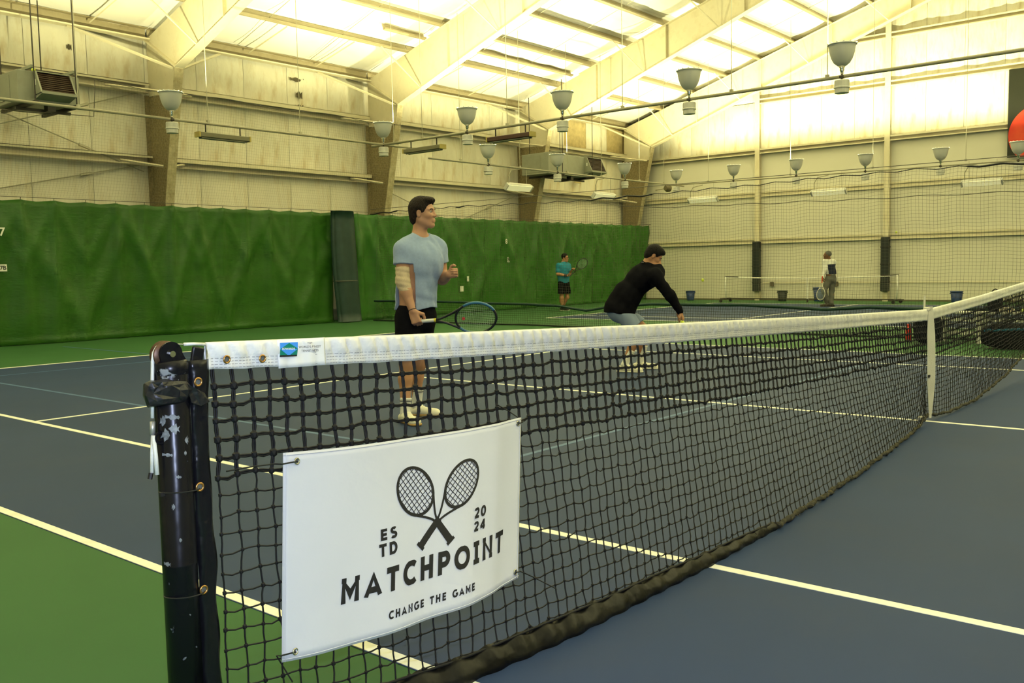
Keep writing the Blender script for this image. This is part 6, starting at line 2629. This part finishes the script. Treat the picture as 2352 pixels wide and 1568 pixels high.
K.wave(lambda X, Y, Z: .002 * np.sin(200 * X + 40 * Z) * np.sin(190 * Y))
add_solid('hair', K, .006, m_hairb, rootB)
m_topB = mat('black_long_sleeve_top', (0.006, 0.006, 0.008), 0.95, spec=0.06, var=0.2, vscale=20, bump=0.15, bscale=120)
K = Solid()
torsoB(K, .016)
K.cone(wB, pB + np.array([-.01, 0, -.03]), .172, .196, .05)
for a, b, c_ in ((rsB, reB, rwB), (lsB, leB, lwB)):
    K.cone(a, b, .078, .062, .05)
    K.cone(b, c_ - (c_ - b) * .04, .062, .040, .04)
K.cone(PB(-.03, 0, -.05), nB, .056, .060, .01, op='s')
K.cut(pB + np.array([.0, 0, -.072]), unit([-.10, 0, -1]))
K.wave(lambda X, Y, Z: .004 * np.sin(24 * X + 30 * Z) * np.sin(14 * Y + 9 * X) + .003 * np.sin(45 * X - 40 * Z))
add_solid('long_sleeve_top', K, .008, m_topB, rootB)
# faint lettering across the shoulders
mb = MB()
m_faint = mat('faded_grey_print', (0.10, 0.10, 0.10), .8)
ax = unit(chB - nB)
for k in range(9):
    q = (nB * .55 + chB * .45) + np.array([-.03 + .004 * k, -.10 + .022 * k, .128 - .0 * k])
    mb.box(q + np.array([0, 0, -.004 * abs(k - 4) * .6]), (.03, .012, .006))
mb.build('back_print', m_faint, rootB, local=True)
m_shortsB = mat('light_blue_shorts', (0.235, 0.30, 0.40), 0.9, var=0.05, bump=0.1, bscale=200)
K = Solid()
K.cone(wB + (pB - wB) * .55, pB + np.array([0, 0, -.03]), .155, .168, .05, flat=((0, 0, 1), .95))
K.cone(rhB, rhB + (rkB - rhB) * .74, .112, .098, .05)
K.cone(lhB, lhB + (lkB - lhB) * .74, .112, .098, .05)
K.cut(rhB + (rkB - rhB) * .70, rkB - rhB)
K.cut(pB + np.array([.0, 0, -.060]), unit([.10, 0, 1]))
K.wave(lambda X, Y, Z: .003 * np.sin(30 * X + 19 * Z))
add_solid('shorts', K, .008, m_shortsB, rootB)
tennis_ball(loc2w(GB, JB(1566, 741, -.23)), 'tennis ball in the hand of the bending person in black', .034)

# ------------------------------------------------------------------ person C: teal shirt, far court
GC = ground(1296, 713)
sC = depth(GC) / FPX


JC = joint_fn(GC)


rootC = person_root('person', GC, 'person in a teal shirt and dark shorts before the lighter green curtain, racket raised')
S = Solid()
FC = head_frame((0.80, -0.60, 0.0))
hC_ = JC(1298, 592, 0)
PC = head_solid(S, hC_, FC, 1.0)
nC = JC(1294, 604, 0)
S.cone(PC(-.03, 0, -.05), nC, .058, .062, .03)
rsC, lsC = JC(1284, 611, -.12), JC(1304, 610, .10)
latC = unit((rsC - lsC) * np.array([1, 1, 0]))
frC = np.array([-latC[1], latC[0], 0])
chC, wC, pC = (rsC + lsC) / 2 + np.array([0, 0, -.12]), JC(1294, 634, 0), JC(1295, 650, 0)


def torsoC(S, gr=0):
    S.cone(rsC, lsC, .080 + gr, .080 + gr, .05)
    S.cone(chC, wC, .168 + gr, .160 + gr, .06, flat=(frC, .82))
    S.cone(wC, pC, .160 + gr, .160 + gr, .06, flat=(frC, .85))
    S.cone(nC + np.array([0, 0, -.02]), chC + np.array([0, 0, .06]), .07 + gr, .12 + gr, .05)


torsoC(S)
reC, rwC = JC(1281, 629, -.18), JC(1303, 633, -.24)
leC, lwC = JC(1309, 628, .06), JC(1313, 620, -.10)
for a, b, c_ in ((rsC, reC, rwC), (lsC, leC, lwC)):
    S.cone(a, b, .058, .046, .03)
    S.cone(b, c_, .045, .030, .03)
hand_solid(S, rwC, (.9, -.2, .05), (-.2, .6, .6), (0, -.3, 1), (60, 65, 45), 1.0, thumb_in=.8)
hand_solid(S, lwC, (.3, -.6, .5), (.5, -.5, -.4), (0, 0, 1), (50, 60, 40), 1.0, thumb_in=.6)
rkC, raC = JC(1290, 684, -.10), JC(1293, 704, -.06)
lkC, laC = JC(1303, 682, .08), JC(1292, 706, .16)
raC[2], laC[2] = .085, .085
rhC, lhC = pC + latC * .085 + np.array([0, 0, -.03]), pC - latC * .085 + np.array([0, 0, -.03])
mk = mat('black_trainer', (.012, .012, .014), .5)
build_legs(rootC, S, 'r', rhC, rkC, raC, unit([.7, -.7, 0]), .011, sock_top=.10, shoe_m=mk, sole_m=m_shoe, sock_m=mk, sock_bands=False)
build_legs(rootC, S, 'l', lhC, lkC, laC, unit([.9, -.3, 0]), .011, sock_top=.10, shoe_m=mk, sole_m=m_shoe, sock_m=mk, sock_bands=False)
add_solid('body', S, .010, m_skin2, rootC)
K = Solid()
K.ell(PC(-.020, 0, .042), np.array((.106, .088, .100)), FC, .02)
K.ell(PC(.105, 0, -.018), np.array((.082, .10, .090)), FC, .012, 's')
K.ell(PC(.03, 0, -.06), np.array((.075, .12, .070)), FC, .015, 's')
K.cut(PC(0, 0, -.06), -FC[2])
add_solid('hair', K, .008, m_hairb, rootC)
mb = MB()
for s in (-1, 1):
    mb.torus(PC(.104, s * .034, .004), FC[0], .021, .0030, 14, 4)
    mb.bar(PC(.100, s * .056, .008), PC(0.0, s * .082, .006), .003, 4)
mb.bar(PC(.108, -.012, .006), PC(.108, .012, .006), .003, 4)
mb.build('glasses', m_ink, rootC, local=True)
K = Solid()
torsoC(K, .016)
for a, b in ((rsC, reC), (lsC, leC)):
    K.cone(a, a + (b - a) * .62, .080, .078, .05)
K.cut(pC + np.array([0, 0, .01]), (0, 0, -1))
K.cone(PC(-.03, 0, -.05), nC, .058, .060, .01, op='s')
K.wave(lambda X, Y, Z: .004 * np.sin(26 * X + 20 * Z))
add_solid('t_shirt', K, .011, mat('teal_tshirt', (0.012, 0.20, 0.30), .85, bump=.1, bscale=200), rootC)
K = Solid()
K.cone(wC + (pC - wC) * .8, pC, .165, .172, .05, flat=(frC, .86))
K.cone(rhC, rkC + np.array([0, 0, .10]), .112, .118, .05)
K.cone(lhC, lkC + np.array([0, 0, .10]), .112, .118, .05)
K.cut((0, 0, .50), (0, 0, -1))
add_solid('shorts', K, .011, m_shortsA, rootC)
a_ = unit(rwC - reC)
MB().tube([rwC - a_ * .09, rwC - a_ * .01], .041, 12).build('wristband', m_ink, rootC, local=True)
bt_ = JC(1309, 634, -.27)
racket(loc2w(GC, bt_), dirw(JC(1340, 603, -.35) - bt_), dirw((-.5, -.5, -.45)), 'dark racket raised by the person in the teal shirt', mat('black_racket_frame', (0, 0, 0)),
       grip_m=m_ink, L=.69)

# ------------------------------------------------------------------ person D: white and navy top, grey trousers, far court
GD = ground(1903, 704)
sD = depth(GD) / FPX


JD = joint_fn(GD)


rootD = person_root('person', GD, 'person in a white and navy top and grey trousers before the far wall')
S = Solid()
FD = head_frame((-0.93, 0.36, 0.06))
hD = JD(1900, 586, 0)
PD = head_solid(S, hD, FD, .98)
nD = JD(1903, 596, 0)
S.cone(PD(-.03, 0, -.05), nD, .055, .060, .03)
lsD, rsD = JD(1894, 601, .02), JD(1914, 602, -.02)
chD, wD, pD = JD(1905, 611, .0), JD(1908, 626, 0), JD(1908, 640, 0)


def torsoD(S, gr=0):
    S.cone(lsD, rsD, .066 + gr, .066 + gr, .05)
    S.cone(chD, wD, .140 + gr, .122 + gr, .06, flat=((0, 1, 0), .80))
    S.cone(wD, pD, .122 + gr, .135 + gr, .06, flat=((0, 1, 0), .88))
    S.cone(nD + np.array([0, 0, -.02]), chD, .065 + gr, .10 + gr, .05)


torsoD(S)
leD, lwD = JD(1894, 621, -.05), JD(1889, 638, -.12)
reD, rwD = JD(1915, 620, .06), JD(1905, 634, .20)
for a, b, c_ in ((lsD, leD, lwD), (rsD, reD, rwD)):
    S.cone(a, b, .050, .042, .03)
    S.cone(b, c_, .042, .028, .03)
hand_solid(S, lwD, (.1, -.1, -1), (.9, .2, 0), (-.3, -1, 0), (60, 65, 45), 1.0, thumb_in=.8)
hand_solid(S, rwD, (-.2, .2, -1), (-.8, .4, 0), (0, 1, 0), (45, 50, 35), 1.0)
lkD, laD = JD(1893, 668, -.05), JD(1900, 698, .06)
rkD, raD = JD(1910, 668, .03), JD(1909, 699, -.05)
laD[2], raD[2] = .085, .085
lhD, rhD = pD + np.array([-.07, -.01, -.03]), pD + np.array([.07, .01, -.03])
ms = mat('dark_brown_shoe', (.028, .020, .014), .6)
build_legs(rootD, S, 'l', lhD, lkD, laD, unit([-.9, -.2, 0]), .011, sock_top=.08, shoe_m=ms, sole_m=ms, sock_m=ms, sock_bands=False, thigh=.075)
build_legs(rootD, S, 'r', rhD, rkD, raD, unit([-.7, .3, 0]), .011, sock_top=.08, shoe_m=ms, sole_m=ms, sock_m=ms, sock_bands=False, thigh=.075)
add_solid('body', S, .010, m_skin3, rootD)
K = Solid()
K.ell(PD(-.022, 0, .040), np.array((.098, .082, .094)), FD, .02)
K.ell(PD(.10, 0, -.010), np.array((.095, .10, .095)), FD, .012, 's')
K.ell(PD(.03, 0, -.07), np.array((.075, .12, .075)), FD, .015, 's')
K.cut(PD(0, 0, -.05), -FD[2])
add_solid('hair', K, .008, m_hairg, rootD)
K = Solid()
torsoD(K, .014)
for a, b, c_ in ((lsD, leD, lwD), (rsD, reD, rwD)):
    K.cone(a, b, .066, .055, .04)
    K.cone(b, c_ - (c_ - b) * .08, .055, .042, .04)
K.ops.append((lambda X, Y, Z: np.where(np.abs(X - pD[0]) < .17, (704 - 630) * sD - Z, -1) + 0 * Y, None, None, 0, 'i'))
K.wave(lambda X, Y, Z: .003 * np.sin(26 * X + 24 * Z))
topD = add_solid('long_sleeve_top', K, .011, mat('white_jersey', (.66, .66, .60), .85), rootD)
K = Solid()
torsoD(K, .020)
K.cut((0, 0, (704 - 607) * sD), (0, 0, 1)).cut((0, 0, (704 - 629.5) * sD), (0, 0, -1)).cut((0, 0.03, 0), (0, 1, 0)).cut(JD(1899.5, 620, 0), (-1, 0, -.12))
add_solid('navy_panel', K, .009, mat('navy_jersey', (.012, .016, .040), .85), topD)
K = Solid()
K.cone(wD + (pD - wD) * .2, pD, .128, .145, .05, flat=((0, 1, 0), .9))
K.cone(lhD, lkD, .098, .078, .05)
K.cone(lkD, laD + np.array([0, 0, .02]), .078, .070, .04)
K.cone(rhD, rkD, .098, .078, .05)
K.cone(rkD, raD + np.array([0, 0, .02]), .078, .070, .04)
K.cut((0, 0, .05), (0, 0, -1)).cut((0, 0, (704 - 626) * sD), (0, 0, 1))
K.wave(lambda X, Y, Z: .005 * np.sin(30 * Z + 18 * X))
add_solid('trousers', K, .011, mat('grey_trousers', (.115, .115, .095), .85, var=.12, vscale=8), rootD)
bt_ = JD(1889, 634, -.16)
racket(loc2w(GD, bt_), dirw(JD(1884, 690, -.25) - bt_), dirw((-.75, -.65, .0)), 'racket with an orange grip hanging from the hand of the person in grey trousers',
       mat('silver_racket_frame', (.50, .48, .40), .35), grip_m=mat('orange_grip', (.62, .08, .03), .6), L=.69)
